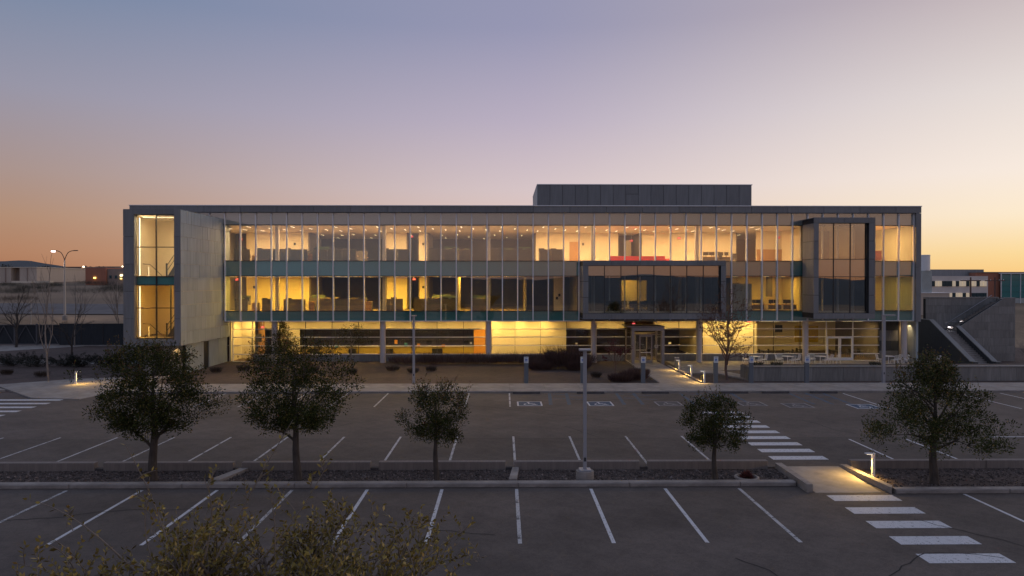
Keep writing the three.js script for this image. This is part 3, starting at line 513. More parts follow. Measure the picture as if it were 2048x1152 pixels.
// second floor
{
  const a = 4.72, b = 8.28, Z = 76.5, Z1 = 76.65;
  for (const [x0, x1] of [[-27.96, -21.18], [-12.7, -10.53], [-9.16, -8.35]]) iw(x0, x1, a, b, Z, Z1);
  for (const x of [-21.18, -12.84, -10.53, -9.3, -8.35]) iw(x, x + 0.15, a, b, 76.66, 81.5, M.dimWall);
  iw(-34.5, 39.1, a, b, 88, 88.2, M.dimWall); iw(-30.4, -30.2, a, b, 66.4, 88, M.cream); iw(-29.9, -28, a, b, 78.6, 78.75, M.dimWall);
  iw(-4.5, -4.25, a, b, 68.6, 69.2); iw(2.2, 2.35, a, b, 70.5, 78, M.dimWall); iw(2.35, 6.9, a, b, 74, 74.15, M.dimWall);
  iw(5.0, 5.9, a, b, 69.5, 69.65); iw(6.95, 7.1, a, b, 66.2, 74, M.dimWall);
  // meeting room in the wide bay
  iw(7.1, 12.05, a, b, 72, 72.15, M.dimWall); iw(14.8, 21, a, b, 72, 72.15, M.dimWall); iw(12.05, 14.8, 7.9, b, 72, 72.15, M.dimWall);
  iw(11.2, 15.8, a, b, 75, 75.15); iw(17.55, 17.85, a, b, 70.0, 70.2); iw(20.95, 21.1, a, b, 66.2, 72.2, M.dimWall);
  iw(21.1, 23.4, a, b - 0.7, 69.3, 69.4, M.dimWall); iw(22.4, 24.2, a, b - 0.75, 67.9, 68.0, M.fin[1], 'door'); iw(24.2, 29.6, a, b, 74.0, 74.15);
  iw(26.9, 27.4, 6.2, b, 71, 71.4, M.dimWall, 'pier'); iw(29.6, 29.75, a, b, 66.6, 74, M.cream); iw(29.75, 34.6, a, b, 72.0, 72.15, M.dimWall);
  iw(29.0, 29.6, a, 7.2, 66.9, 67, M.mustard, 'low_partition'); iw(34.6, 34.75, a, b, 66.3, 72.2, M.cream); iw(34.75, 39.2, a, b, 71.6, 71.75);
}
// ground floor
{
  const a = 0.045, b = 3.99, Z = 71.2, Z1 = 71.35;
  iw(-27.3, -24.9, a, b, 70.4, 70.55); iw(-24.9, -24.2, a, b, Z, Z1, M.wood); iw(-22.6, -20.6, a, b, Z, Z1); iw(-24.2, -22.6, 3.0, b, Z, Z1); iw(-26.42, -26.24, a, b, 67.7, 78);
  iw(-20.6, -1.2, 2.97, b, Z, Z1); iw(-20.6, -3.05, a, 1.14, Z, Z1, M.mustard);
  iw(-1.78, -1.2, a, 2.97, Z, Z1);
  iw(-3.02, -1.8, a, 2.95, Z + 0.02, Z1, M.orange, 'door');
  iw(-1.2, 6.16, a, b, 70.2, 70.35); iw(6.16, 6.31, a, b, 70.2, 76); iw(6.31, 12.4, 3.0, b, Z, Z1); iw(15.3, 19.7, 3.0, b, Z, Z1);
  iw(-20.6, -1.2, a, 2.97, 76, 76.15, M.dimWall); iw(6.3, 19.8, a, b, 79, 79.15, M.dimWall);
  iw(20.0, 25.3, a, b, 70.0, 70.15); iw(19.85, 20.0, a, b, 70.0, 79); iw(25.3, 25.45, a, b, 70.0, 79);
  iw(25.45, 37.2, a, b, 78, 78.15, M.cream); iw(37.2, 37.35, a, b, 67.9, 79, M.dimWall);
  const px = [-20.6, -17.1, -13.6, -10.1, -6.6, -3.05]; for (let k = 0; k < 5; k++) { const p = mesh('ribbon_pane', new THREE.BoxGeometry(px[k + 1] - px[k] - 0.04, 1.8, 0.015), M.clearGlass, rooms); p.position.set((px[k] + px[k + 1]) / 2, 2.055, -71.25); }
  for (const x of px) iw(x - 0.03, x + 0.03, 1.14, 2.97, 71.18, 71.34, M.darkMetal, 'ribbon_post');
  iw(-20.6, -3.05, 1.12, 1.19, 71.1, 71.4, M.ceiling, 'ribbon_sill');
  for (const [x0, x1] of [[-15.6, -14.9], [-12.3, -11.2], [-7.2, -6.2], [-19.5, -18.6]]) iw(x0, x1, a, 0.95, 70.6, 71.1, M.black, 'cabinet');
  iw(8.2, 9.7, 1.4, 2.4, 78.8, 78.98, M.black, 'wall_screen');
  iw(27.2, 28.2, 2.1, 2.9, 77.9, 77.98, M.black, 'wall_screen'); iw(30.4, 31.2, 2.1, 2.9, 77.9, 77.98, M.black, 'wall_screen'); iw(32.6, 35.2, 1.0, 2.8, 77.85, 77.98, M.mustard, 'notice_board');
}
// small dark wall units, notices and window stickers that the photograph shows
for (const [x, y, Z] of [[-22.7, 11.85, 76.42], [-8.75, 11.85, 76.42], [8.7, 11.85, 76.42], [-27.1, 7.15, 76.42], [-8.75, 7.15, 76.42], [5.55, 6.4, 69.42], [5.3, 6.1, 69.42]]) iw(x - 0.11, x + 0.11, y - 0.13, y + 0.13, Z, Z + 0.07, M.black, 'wall_unit');
for (const [x, y, Z, w, h, m] of [[-10.9, 1.62, 71.05, 0.3, 0.4, M.orange], [-12.3, 1.2, 71.05, 0.32, 0.3, M.orange], [-16.9, 1.2, 71.05, 0.3, 0.3, M.teal], [-8.6, 1.3, 71.05, 0.28, 0.3, M.orange], [-6.1, 1.25, 71.05, 0.34, 0.3, M.orange], [-9.9, 1.35, 71.05, 0.3, 0.34, M.teal], [-3.3, 1.5, 71.05, 0.2, 0.2, M.white], [7.4, 1.45, 70.9, 0.22, 0.2, M.white], [16.9, 1.5, 70.9, 0.24, 0.22, M.white]]) iw(x - w / 2, x + w / 2, y - h / 2, y + h / 2, Z, Z + 0.03, m, 'sticker');
iw(-24.7, -24.2, 1.7, 2.5, 70.2, 70.3, M.black, 'wall_screen'); iw(-23.7, -23.0, 0.05, 2.9, 71.5, 71.6, M.darkMetal, 'door');
for (const x of [-19.6, -16.2, -14.4, -8.3, -4.4]) { iw(x, x + 1.2, 0.045, 1.05, 73.4, 74, M.wood, 'desk'); iw(x + 0.2, x + 0.75, 1.2, 1.55, 73.6, 73.64, M.black, 'screen'); iw(x + 0.44, x + 0.5, 1.05, 1.2, 73.6, 73.64, M.black, 'screen_foot'); }
// ---------------------------------------------------------------- lamps
const lampGeo = CB(-0.06, 0.06, -0.05, 0, -0.62, 0.62, 0.008), glowGeo = B(-0.05, 0.05, -0.056, -0.051, -0.6, 0.6);
function lamp(label, grp, x, y, Z, power, color, glowM, w = 1) {
  const t = thing('ceiling_light', label, 'ceiling light', x, y, -Z, 0, grp);
  mesh('housing', lampGeo, M.white, t); mesh('light_tube', glowGeo, glowM, t);
  if (power) downLight(0.1, 1.2, power, color, 0, -0.062, 0, t);
}
const L3 = 400, L2 = 450, LG = 330, YW = C(1, 0.59, 0.07), GW = C(1, 0.66, 0.18);
const ROW = ['row next to the glass', 'second row from the glass', 'third row from the glass', 'row next to the back wall'];
[[68.5, -24.7], [70.6, -27.6], [72.0, -26.4], [73.5, -25.1]].forEach(([Z, x0], r) => {
  for (let k = 0; k < 14; k++) { const x = x0 + 4.1 * k + (R() - 0.5) * 0.3; if (x > 28.6 || (x > 25.6 && Z > 71)) continue; lamp('slim linear ceiling light of the top floor office, ' + ROW[r], 'linear lights of the top floor, ' + ROW[r], x, 13.1, Z, L3, WARM, M.tube); }
  for (let k = 0; k < 7; k++) { const x = x0 + 4.1 * k + 0.4; if (x > 1.2) continue; lamp('slim linear ceiling light of the second floor office, ' + ROW[r], 'linear lights of the second floor, ' + ROW[r], x, 8.28, Z, L2, YW, M.tubeYellow); }
});
for (const [x, Z] of [[-20.6, 80], [-18.4, 80], [-16.9, 79], [-14.6, 80], [-7, 80], [-5.2, 79], [-4.1, 83], [-1, 80], [0.4, 84], [2.1, 80.5], [-2.4, 86], [13.7, 78.6], [26.8, 79.5], [-20, 85], [-16, 85], [-7, 85]]) lamp('slim linear ceiling light deep inside the top floor', 'linear lights deep in the top floor', x, 13.1, Z, 45, WARM, M.tubeYellow);
lamp('slim ceiling light in the top floor corner lounge', null, 36.2, 13.1, 69.3, 1500, C(1, 0.52, 0.14), M.tube);
lamp('slim ceiling light inside the tall framed bay', null, 30.9, 13.1, 71, 140, WARM, M.tube);
for (const [x, Z] of [[23.5, 70.6], [26.0, 69], [28.2, 70.6]]) lamp('slim ceiling light over the second floor print area', 'lights over the second floor print area', x, 8.28, Z, 230, YW, M.tubeYellow);
lamp('slim ceiling light in the second floor corner room', null, 36.6, 8.28, 69, 230, YW, M.tubeYellow);
lamp('slim ceiling light behind the meeting room', null, 13.4, 8.28, 73.6, 190, YW, M.tubeYellow);
for (let k = 0; k < 8; k++) lamp('linear ceiling light of the ground floor corridor', 'linear lights of the ground floor corridor', -25.2 + k * 3.3, 3.99, 69.2, LG * 0.8, GW, M.tubeYellow);
for (const x of [-0.6, 1.7, 4.0]) lamp('linear ceiling light washing the cream corridor wall', 'linear lights washing the cream wall', x, 3.99, 69.0, LG * 0.8, GW, M.tubeYellow);
for (const x of [8.4, 11, 16.6, 18.6]) lamp('linear ceiling light of the lobby', 'linear lights of the lobby', x, 3.99, 69.4, LG * 0.5, GW, M.tubeYellow);
for (const x of [-16.5, -8]) lamp('added dim ceiling light giving depth to the room behind the ribbon window', 'added dim lights behind the ribbon window', x, 3.9, 74, 26, GW, M.tubeYellow);  // added lamps, only there to make the depth of the dark room visible
for (const x of [20.8, 22.6, 24.4]) lamp('linear ceiling light washing the wall beside the cafe', 'linear lights beside the cafe', x, 3.99, 68.9, LG * 0.8, GW, M.tubeYellow);
for (const x of [26.8, 29.6, 32.4, 35.2]) { // wide cafe pendants
  const t = thing('pendant_light', 'wide glowing cafe ceiling lamp behind the patio glazing', 'pendant light', x, 3.95, -70.2, 0, 'cafe ceiling lamps');
  mesh('shade', CB(-1.05, 1.05, -0.22, -0.1, -0.16, 0.16, 0.02), M.white, t); mesh('light_panel', B(-1.0, 1.0, -0.226, -0.222, -0.13, 0.13), M.tubeYellow, t); mesh('rod', B(-0.02, 0.02, -0.1, 0.03, -0.02, 0.02), M.steel, t);
  downLight(2.0, 0.26, 44, GW, 0, -0.235, 0, t);
}
// stair tower: bright vertical strips beside the glass and a strip at the ceiling
for (const [y0, y1, p] of [[3.15, 7.35, 1], [8.2, 13.0, 1]]) {
  const h = y1 - y0, t = thing('strip_light', p ? 'tall vertical strip light at the edge of the stair tower window' : '', 'strip light', -30.0, y0, -58.12, 0, 'vertical strip lights of the stair tower');
  mesh('channel', B(-0.12, 0.0, 0, h, -0.06, 0.06), M.white, t); mesh('light_strip', B(0.001, 0.008, 0.02, h - 0.02, -0.05, 0.05), M.led, t);
  areaLight(0.1, h, 105, y0 > 5 ? C(1, 0.7, 0.34) : C(1, 0.56, 0.08), 0.014, h / 2, 0, -20, y0 + h / 2, -58.12, t);
}
{ const t = thing('strip_light', 'bright strip light across the stair tower ceiling', 'strip light', -28.5, 13.1, -58.6); mesh('channel', B(-1.5, 1.5, -0.05, 0, -0.07, 0.07), M.white, t); mesh('light_strip', B(-1.46, 1.46, -0.058, -0.052, -0.06, 0.06), M.led, t); downLight(2.9, 0.12, 110, C(1, 0.78, 0.46), 0, -0.065, 0, t); }
{ const t = thing('strip_light', 'strip light under the stair tower landing', 'strip light', -28.5, 7.5, -58.8); mesh('channel', B(-1.5, 1.5, -0.05, 0, -0.07, 0.07), M.white, t); mesh('light_strip', B(-1.46, 1.46, -0.058, -0.052, -0.06, 0.06), M.led, t); downLight(2.9, 0.12, 60, C(1, 0.56, 0.08), 0, -0.065, 0, t); }
{ const t = thing('wall_light', 'round downlight under the stair tower by the service door', 'wall light', -27.2, 2.44, -58.35); mesh('housing', cyl(0.09, 0.09, 0.02, 14), M.darkMetal, t); mesh('light_lens', cyl(0.07, 0.07, 0.006, 14, 0, -0.007, 0), M.led, t); const s = new THREE.SpotLight(C(1, 0.66, 0.26), 6, 0, 0.8, 0.6); s.name = 'lamp'; s.position.set(0, -0.03, 0); s.target.position.set(0, -3, 0.05); s.castShadow = true; t.add(s); t.add(s.target); }
// soffit light at the right end and on the column line
{ const t = thing('soffit_light', 'downlight washing the beige panel under the right end of the building', 'soffit light', 38.9, 3.96, -67.0); mesh('housing', cyl(0.1, 0.1, 0.02, 14, 0, -0.012, 0), M.darkMetal, t); mesh('light_lens', cyl(0.08, 0.08, 0.006, 14, 0, -0.02, 0), M.led, t); const s = new THREE.SpotLight(C(1, 0.7, 0.36), 9, 0, 0.9, 0.8); s.name = 'lamp'; s.position.set(0, -0.05, 0); s.target.position.set(0, -3, -0.4); s.castShadow = true; t.add(s); t.add(s.target); }
// exit signs
const exitMat = (() => { const c = document.createElement('canvas'); c.width = 128; c.height = 64; const g = c.getContext('2d'); g.fillStyle = '#2a0004'; g.fillRect(0, 0, 128, 64); g.fillStyle = '#ff2030'; g.fillRect(3, 3, 122, 58); g.fillStyle = '#ffd0d0'; g.font = 'bold 44px sans-serif'; g.textAlign = 'center'; g.fillText('EXIT', 64, 48); const t = new THREE.CanvasTexture(c); t.colorSpace = THREE.SRGBColorSpace; return new THREE.MeshStandardMaterial({ color: C(0.2, 0.02, 0.02), emissive: C(0.85, 0.85, 0.85), emissiveMap: t, roughness: 0.6 }); })();
for (const [x, y, Z, l] of [[-27.6, 12.2, 74, 'glowing red exit sign at the stair end of the top floor'], [-27.3, 7.95, 72, 'glowing red exit sign at the stair end of the second floor'], [-9.7, 12.5, 74, 'glowing red exit sign over the top floor corridor'], [-9.3, 8.0, 73, 'glowing red exit sign over the second floor corridor'], [13.9, 12.2, 76, 'glowing red exit sign beyond the red sofa'], [18.6, 12.35, 74, 'small glowing red exit sign by the top floor column'], [28.4, 12.3, 72, 'glowing red exit sign near the tall bay on the top floor'], [12.75, 3.6, 68.4, 'glowing red exit sign above the entrance'], [24.1, 3.8, 68.6, 'glowing red exit sign at the cafe wall'], [-24.0, 3.2, 70, 'glowing red exit sign in the left lobby']]) {
  const t = thing('exit_sign', l, 'exit sign', x, y, -Z); mesh('sign_box', B(-0.17, 0.17, -0.11, 0.11, -0.025, 0.02), M.red, t); const f = mesh('sign_face', new THREE.PlaneGeometry(0.33, 0.21), exitMat, t); f.position.z = 0.028; mesh('stem', B(-0.015, 0.015, 0.11, y > 9 ? 13.1 - y : y > 4.5 ? 8.28 - y : 3.99 - y, -0.01, 0.01), M.white, t);
}
// ---------------------------------------------------------------- office furniture
const monitorGeo = [CB(-0.28, 0.28, 0.12, 0.47, -0.015, 0.015, 0.006), B(-0.03, 0.03, 0.02, 0.2, 0.015, 0.04), B(-0.12, 0.12, 0, 0.02, -0.08, 0.1)];
const monMerged = mergeGeometries(monitorGeo);
function workstation(floor, x0, x1, Z, hgt, label, grp, glassP) {
  const w = x1 - x0, n = Math.max(1, Math.round(w / 1.55)), s = w / n;
  for (let k = 0; k < n; k++) {
    const t = thing('workstation', label, 'workstation', x0 + (k + 0.5) * s, floor, -Z, 0, grp), h = hgt + (R() - 0.5) * 0.06, m = pick(M.fabric);
    mesh('front_panel', CB(-s / 2 + 0.01, s / 2 - 0.01, 0.03, h, -0.03, 0.03, 0.01), m, t);
    mesh('side_panel', CB(-s / 2 + 0.005, -s / 2 + 0.05, 0.03, h - 0.05, 0.04, 1.6, 0.01), m, t);
    mesh('desk_top', CB(-s / 2 + 0.06, s / 2 - 0.02, 0.71, 0.745, 0.05, 0.8, 0.006), M.wood, t);
    for (const q of [-0.32, 0.3]) if (R() < 0.75) { const o = mesh('monitor', monMerged, M.black, t); o.position.set(q * s, 0.745 + (R() < 0.5 ? 0.28 : 0.2), -0.35 - 0.1 * R()); o.rotation.y = (R() - 0.5) * 0.9; mesh('monitor_arm', B(q * s - 0.02, q * s + 0.02, 0.745, 0.99, 0.36, 0.4), M.steel, t); }
    if (R() < glassP) { const o = mesh('glass_screen', B(-s / 2 + 0.05, s / 2 - 0.05, 0, 0.3, -0.006, 0.006), M.greenGlass, t); o.position.set(0, h, -0.9); mesh('screen_rail', B(-s / 2 + 0.05, s / 2 - 0.05, 0.745, h, 0.89, 0.91), M.steel, t); }
  }
}
for (const [a, b] of [[-26.0, -25.48], [-25.38, -24.51], [-23.98, -18.97], [-18.49, -14.19], [-11.68, -8.97], [-7.27, -4.51], [-4.32, -3.01], [-1.3, 2.67], [3.5, 5.83]]) workstation(9.5, a, b, 68, 1.38, 'grey brown fabric desk cubicle on the top floor', 'cubicles of the top floor', 0.2);
for (const [a, b] of [[-26.0, -24.71], [-23.36, -22.49], [-21.3, -19.16], [-17.81, -13.56], [-12.11, -9.74], [-8.73, -4.51], [-3.25, -1.5]]) workstation(4.72, a, b, 68, 1.34, 'olive brown fabric desk cubicle on the second floor', 'cubicles of the second floor', 0.3);
for (const [a, b, f] of [[-22, -19, 9.5], [-17, -14, 9.5], [-6.6, -3.5, 9.5], [-0.5, 2.5, 9.5], [-20, -17, 4.72], [-16, -14, 4.72], [-7.5, -5.5, 4.72]]) workstation(f, a, b, 72.2, 1.36, f > 9 ? 'cubicle of the inner row on the top floor' : 'cubicle of the inner row on the second floor', f > 9 ? 'inner cubicles of the top floor' : 'inner cubicles of the second floor', 0.4);
function cabinet(x, y, Z, label, h = 1.1) { const t = thing('filing_cabinet', label, 'cabinet', x, y, -Z); mesh('cabinet_body', CB(-0.3, 0.3, 0.02, h, 0, 0.5, 0.01), M.fabric[2], t); for (let k = 0; k < 3; k++) { const d = mesh('drawer', CB(-0.28, 0.28, 0.06 + k * h / 3.1, 0.03 + (k + 1) * h / 3.1, -0.02, -0.001, 0.006), M.wood, t); mesh('handle', B(-0.06, 0.06, 0.2 + k * h / 3.1, 0.225 + k * h / 3.1, -0.04, -0.021), M.steel, d); } }
cabinet(-18.6, 4.72, 68.1, 'tan filing cabinet at the cubicle row end on the second floor'); cabinet(-13.1, 4.72, 68.1, 'tan filing cabinet between cubicle rows on the second floor'); cabinet(-24.2, 4.72, 68.4, 'tan filing cabinet beside the leftmost cubicles on the second floor', 0.95); cabinet(-24.2, 9.5, 68.4, 'tan filing cabinet beside the leftmost cubicles on the top floor', 0.8); cabinet(-18.7, 9.5, 68.2, 'tan filing cabinet between cubicle rows on the top floor', 0.95);
// red sofa above the wide bay
{
  const t = thing('sofa', 'long bright red curved sofa on the top floor above the wide bay', 'sofa', 13.2, 9.5, -69);
  mesh('seat', CB(-2.5, 2.5, 0.08, 0.42, 0.06, 0.86, 0.05), M.red, t);
  const p = []; for (let k = 0; k <= 14; k++) { const u = -2.75 + k * 5.5 / 14; p.push([u, 0.74 + 0.03 * (u / 2.7) ** 2]); } mesh('backrest', slabX([...p, [2.75, 0.1], [-2.75, 0.1]], 0.0, 0.16).translate(0, 0, 0.14), M.red, t);
  mesh('armrest', CB(2.76, 3.35, 0.08, 0.5, 0.0, 0.86, 0.05), M.red, t);
  for (const x of [-2.2, 0, 2.2]) mesh('leg', B(x - 0.04, x + 0.04, 0, 0.09, 0.4, 0.5), M.darkMetal, t);
}
// desks with screens on the top floor near the column
function taskChair(name, label, x, y, z, turn, grp, m = M.black, base = M.darkMetal) {
  const t = thing(name, label, 'chair', x, y, z, turn, grp);
  mesh('seat', CB(-0.24, 0.24, 0.43, 0.5, -0.24, 0.24, 0.03), m, t);
  const bk = CB(-0.22, 0.22, 0, 0.52, -0.03, 0.03, 0.025); bk.rotateX(-0.14); bk.translate(0, 0.52, 0.25); mesh('backrest', bk, m, t); mesh('back_post', bar([0, 0.4, 0.2], [0, 0.6, 0.28], 0.02), base, t);
  mesh('gas_lift', cyl(0.03, 0.03, 0.34, 8, 0, 0.1, 0), base, t);
  for (let k = 0; k < 5; k++) { const a = k * 1.2566; const l = mesh('base_leg', bar([0, 0.12, 0], [0.3 * Math.cos(a), 0.06, 0.3 * Math.sin(a)], 0.018, 5), base, t); mesh('castor', cyl(0.028, 0.028, 0.05, 8, 0.3 * Math.cos(a), 0, 0.3 * Math.sin(a)), M.black, l); }
  return t;
}
function desk(x, y, Z, w, label, grp, mons) { const t = thing('desk', label, 'desk', x, y, -Z, 0, grp); mesh('desk_top', CB(-w / 2, w / 2, 0.71, 0.75, -0.38, 0.38, 0.008), M.wood, t); mesh('modesty_panel', B(-w / 2 + 0.06, w / 2 - 0.06, 0.28, 0.7, -0.3, -0.27), M.fabric[0], t); for (const a of [-1, 1]) for (const b of [-1, 1]) mesh('leg', B(a * (w / 2 - 0.05) - 0.025, a * (w / 2 - 0.05) + 0.025, 0, 0.71, b * 0.32 - 0.025, b * 0.32 + 0.025), M.steel, t); for (let k = 0; k < mons; k++) { const o = mesh('monitor', monMerged, M.black, t); o.position.set(-w / 2 + 0.45 + k * (w - 0.9) / Math.max(1, mons - 1), 0.75, 0); o.rotation.y = (R() - 0.5) * 1.4; } return t; }
desk(20.6, 9.5, 70, 1.5, 'desk with monitors on the top floor beside the right column', null, 2); desk(22.2, 9.5, 70.4, 1.5, 'desk with tilted monitors standing before the cream top floor wall', null, 2);
taskChair('office_chair', 'dark office chair by the top floor monitor desks', 21.4, 9.5, -69.3, 0.4); taskChair('office_chair', 'dark office chair at the right end of the top floor monitor desks', 23.2, 9.5, -69.8, -0.5);
for (const [x, r] of [[25.2, 0], [26.9, 1], [28.4, 0]]) desk(x, 4.72, 69.4, 1.4, 'brown desk with screens in the second floor print area', 'desks of the second floor print area', 2);
// lounge chairs on the top floor corner
M.loungeRed = std({ color: C(0.3, 0.035, 0.03), roughness: 0.6 });
for (const [x, turn, l] of [[35.0, 1.2, 'red tub lounge chair behind the corner glass, next to the tall bay'], [36.4, -0.5, 'dark red high back lounge chair in the top floor corner']]) {
  const t = thing('lounge_chair', l, 'chair', x, 9.5, -67.6, turn); mesh('seat', CB(-0.35, 0.35, 0.3, 0.46, -0.35, 0.35, 0.06), M.loungeRed, t); const b = CB(-0.33, 0.33, 0, 0.85, -0.06, 0.06, 0.04); b.rotateX(-0.35); b.translate(0, 0.42, 0.36); mesh('backrest', b, M.loungeRed, t); mesh('pedestal', cyl(0.05, 0.05, 0.28, 10, 0, 0.02, 0), M.steel, t); mesh('foot_plate', cyl(0.3, 0.28, 0.03, 18), M.steel, t);
}
// meeting table in the wide bay with chairs on white bases
{
  const t = thing('meeting_table', 'long dark meeting table inside the wide framed bay', 'table', 12.6, 4.86, -66.6); mesh('table_top', CB(-3.2, 3.2, 0.7, 0.75, -0.65, 0.65, 0.015), M.black, t); for (const x of [-2.2, 0, 2.2]) mesh('leg', CB(x - 0.12, x + 0.12, 0, 0.7, -0.3, 0.3, 0.02), M.darkMetal, t);
  mesh('bay_floor', B(7.7, 19.7, 4.72, 4.855, 63.75, 71.9), M.carpet, bayW);
  for (let k = 0; k < 6; k++) taskChair('meeting_chair', 'black meeting chair with a pale star base at the dark table', 9.9 + k * 1.05, 4.86, -65.4, Math.PI + (R() - 0.5) * 0.5, 'meeting chairs in the wide bay', M.black, M.white);
  for (let k = 0; k < 5; k++) taskChair('meeting_chair', 'black meeting chair on the far side of the dark table', 10.6 + k * 1.05, 4.86, -67.7, (R() - 0.5) * 0.5, 'far meeting chairs in the wide bay', M.black, M.white);
}
mesh('bay_floor', B(28.72, 33.3, 4.72, 4.85, 63.9, 66.2), M.carpet, bayT); mesh('bay_floor', B(28.72, 33.3, 8.3, 9.5, 63.95, 66.19), M.carpet, bayT); 
// cafe tables with chairs inside
for (const [x, Z] of [[26.3, 70.4], [28.6, 70.0], [30.6, 71.5], [33.4, 70.3], [35.6, 70.6]]) {
  const t = thing('cafe_table', 'dark round cafe table behind the patio glazing', 'table', x, 0.045, -Z, 0, 'cafe tables'); mesh('table_top', cyl(0.45, 0.45, 0.04, 20, 0, 0.7, 0), M.black, t); mesh('pedestal', cyl(0.04, 0.04, 0.68, 8, 0, 0.02, 0), M.darkMetal, t); mesh('foot_plate', cyl(0.28, 0.26, 0.025, 16), M.darkMetal, t);
  for (const [dx, dz, tr] of [[-0.7, 0.1, 1.6], [0.7, -0.1, -1.6]]) { const c = thing('cafe_chair', 'black shell chair at a dark cafe table', 'chair', x + dx, 0.045, -Z + dz, tr, 'cafe chairs'); mesh('seat', CB(-0.22, 0.22, 0.43, 0.48, -0.22, 0.22, 0.03), M.black, c); const b = CB(-0.22, 0.22, 0, 0.4, -0.02, 0.02, 0.02); b.rotateX(-0.12); b.translate(0, 0.48, 0.22); mesh('backrest', b, M.black, c); for (const a of [-1, 1]) for (const q of [-1, 1]) mesh('leg', bar([a * 0.18, 0.43, q * 0.18], [a * 0.22, 0, q * 0.22], 0.012, 5), M.mustard, c); }
}
// ---------------------------------------------------------------- entrance vestibule
{
  const v = group('entrance_vestibule', bld), x0 = 11.78, x1 = 14.8, Zf = 64.1, y1 = 3.2;
  const vm = noisy([0.33, 0.29, 0.27], nStreak, 0.15, 2, 0.5, 0, { metalness: 0.2 });
  mesh('portal_post', CB(x0, x0 + 0.26, 0.1, y1, Zf, Zf + 0.5, 0.01), vm, v); mesh('portal_post', CB(x1 - 0.26, x1, 0.1, y1, Zf, Zf + 0.5, 0.01), vm, v);
  mesh('portal_head', CB(x0, x1, y1 - 0.003, y1 + 0.3, Zf - 0.002, Zf + 0.5, 0.01), vm, v);
  mesh('vestibule_roof', B(x0 - 0.35, x1 + 0.1, y1 + 0.31, y1 + 0.42, Zf + 0.3, 67.5), vm, v);
  mesh('side_post', B(x0, x0 + 0.12, 0.1, y1, 67.3, 67.5), vm, v); mesh('side_post', B(x1 - 0.12, x1, 0.1, y1, 67.3, 67.5), vm, v);
  for (const x of [x0 + 0.05, x1 - 0.05]) { const p = mesh('pane', new THREE.BoxGeometry(0.02, 2.9, 2.75), M.clearGlass, v); p.position.set(x, 1.65, -65.95); }
  const leaf = (a, b, Z, nm) => { const d = group(nm, bld); mesh('stile', CB(a, a + 0.1, 0.19, 2.75, Z, Z + 0.07, 0.005), vm, d); mesh('stile', CB(b - 0.1, b, 0.19, 2.75, Z, Z + 0.07, 0.005), vm, d); mesh('rail', CB(a + 0.1, b - 0.1, 2.6, 2.75, Z, Z + 0.07, 0.005), vm, d); mesh('rail', CB(a + 0.1, b - 0.1, 0.19, 0.4, Z, Z + 0.07, 0.005), vm, d); mesh('rail', CB(a + 0.1, b - 0.1, 1.12, 1.17, Z, Z + 0.07, 0.005), M.alu, d); const p = mesh('pane', new THREE.BoxGeometry(b - a - 0.2, 2.2, 0.015), M.clearGlass, d); p.position.set((a + b) / 2, 1.5, -Z - 0.035); mesh('handle', bar([b - 0.16, 0.95, -Z + 0.06], [b - 0.16, 1.35, -Z + 0.06], 0.015), M.steel, d); };
  leaf(x0 + 0.85, x0 + 2.05, Zf + 0.75, 'entrance_door'); leaf(x0 + 0.85, x0 + 2.05, 67.2, 'entrance_door');
  for (const Z of [Zf + 0.75, 67.2]) { mesh('head_rail', B(x0 + 0.12, x1 - 0.12, 2.76, 2.85, Z, Z + 0.08), vm, v); for (const [a, b] of [[x0 + 0.14, x0 + 0.82], [x0 + 2.08, x1 - 0.14]]) { const p = mesh('pane', new THREE.BoxGeometry(b - a, 2.5, 0.015), M.clearGlass, v); p.position.set((a + b) / 2, 1.5, -Z - 0.035); } }
  const cv = document.createElement('canvas'); cv.width = 64; cv.height = 48; const g = cv.getContext('2d'); g.fillStyle = '#c9c5bd'; g.fillRect(0, 0, 64, 48); g.fillStyle = '#555'; for (let k = 0; k < 4; k++) g.fillRect(8, 8 + k * 9, 34 + (k * 13) % 15, 4); const t = new THREE.CanvasTexture(cv); t.colorSpace = THREE.SRGBColorSpace;
  const n = mesh('door_notice', new THREE.BoxGeometry(0.32, 0.24, 0.004), std({ map: t, roughness: 0.8 }), v); n.position.set(x0 + 2.42, 1.72, -Zf - 0.72);
  const l = thing('ceiling_light', 'warm panel light in the entrance vestibule ceiling', 'ceiling light', 13.3, y1 + 0.31, -66.1); mesh('housing', B(-0.5, 0.5, -0.06, 0, -0.12, 0.12), M.white, l); mesh('light_panel', B(-0.48, 0.48, -0.066, -0.062, -0.1, 0.1), M.led, l); downLight(0.96, 0.2, 26, YW, 0, -0.072, 0, l);
}
// ---------------------------------------------------------------- planter wall before the patio
{
  const pw = tag(group('planter_wall'), 'long low dark tiled planter wall in front of the patio', 'wall');
  mesh('core', B(18.92, 50.5, 0, 1.12, 53.66, 55.4), M.joint, pw);
  for (let x = 18.9, k = 0; x < 50; x += 1.22, k++) mesh('tile', CB(x, x + 1.21, 0.03, 1.12, 53.58, 53.65, 0.005), pick(M.tile), pw);
  for (let k = 0; k < 2; k++) mesh('tile', CB(18.84, 18.91, 0.03, 1.12, 53.66 + k * 0.88, 54.53 + k * 0.88, 0.005), pick(M.tile), pw);
  for (let x = 18.8; x < 50; x += 2.44) mesh('coping_stone', CB(x, x + 2.43, 1.125, 1.19, 53.5, 54.0, 0.01), M.tile[2], pw);
  mesh('planting_soil', B(18.95, 50, 1.12, 1.15, 54.02, 55.38), M.darkKerb, pw);
}
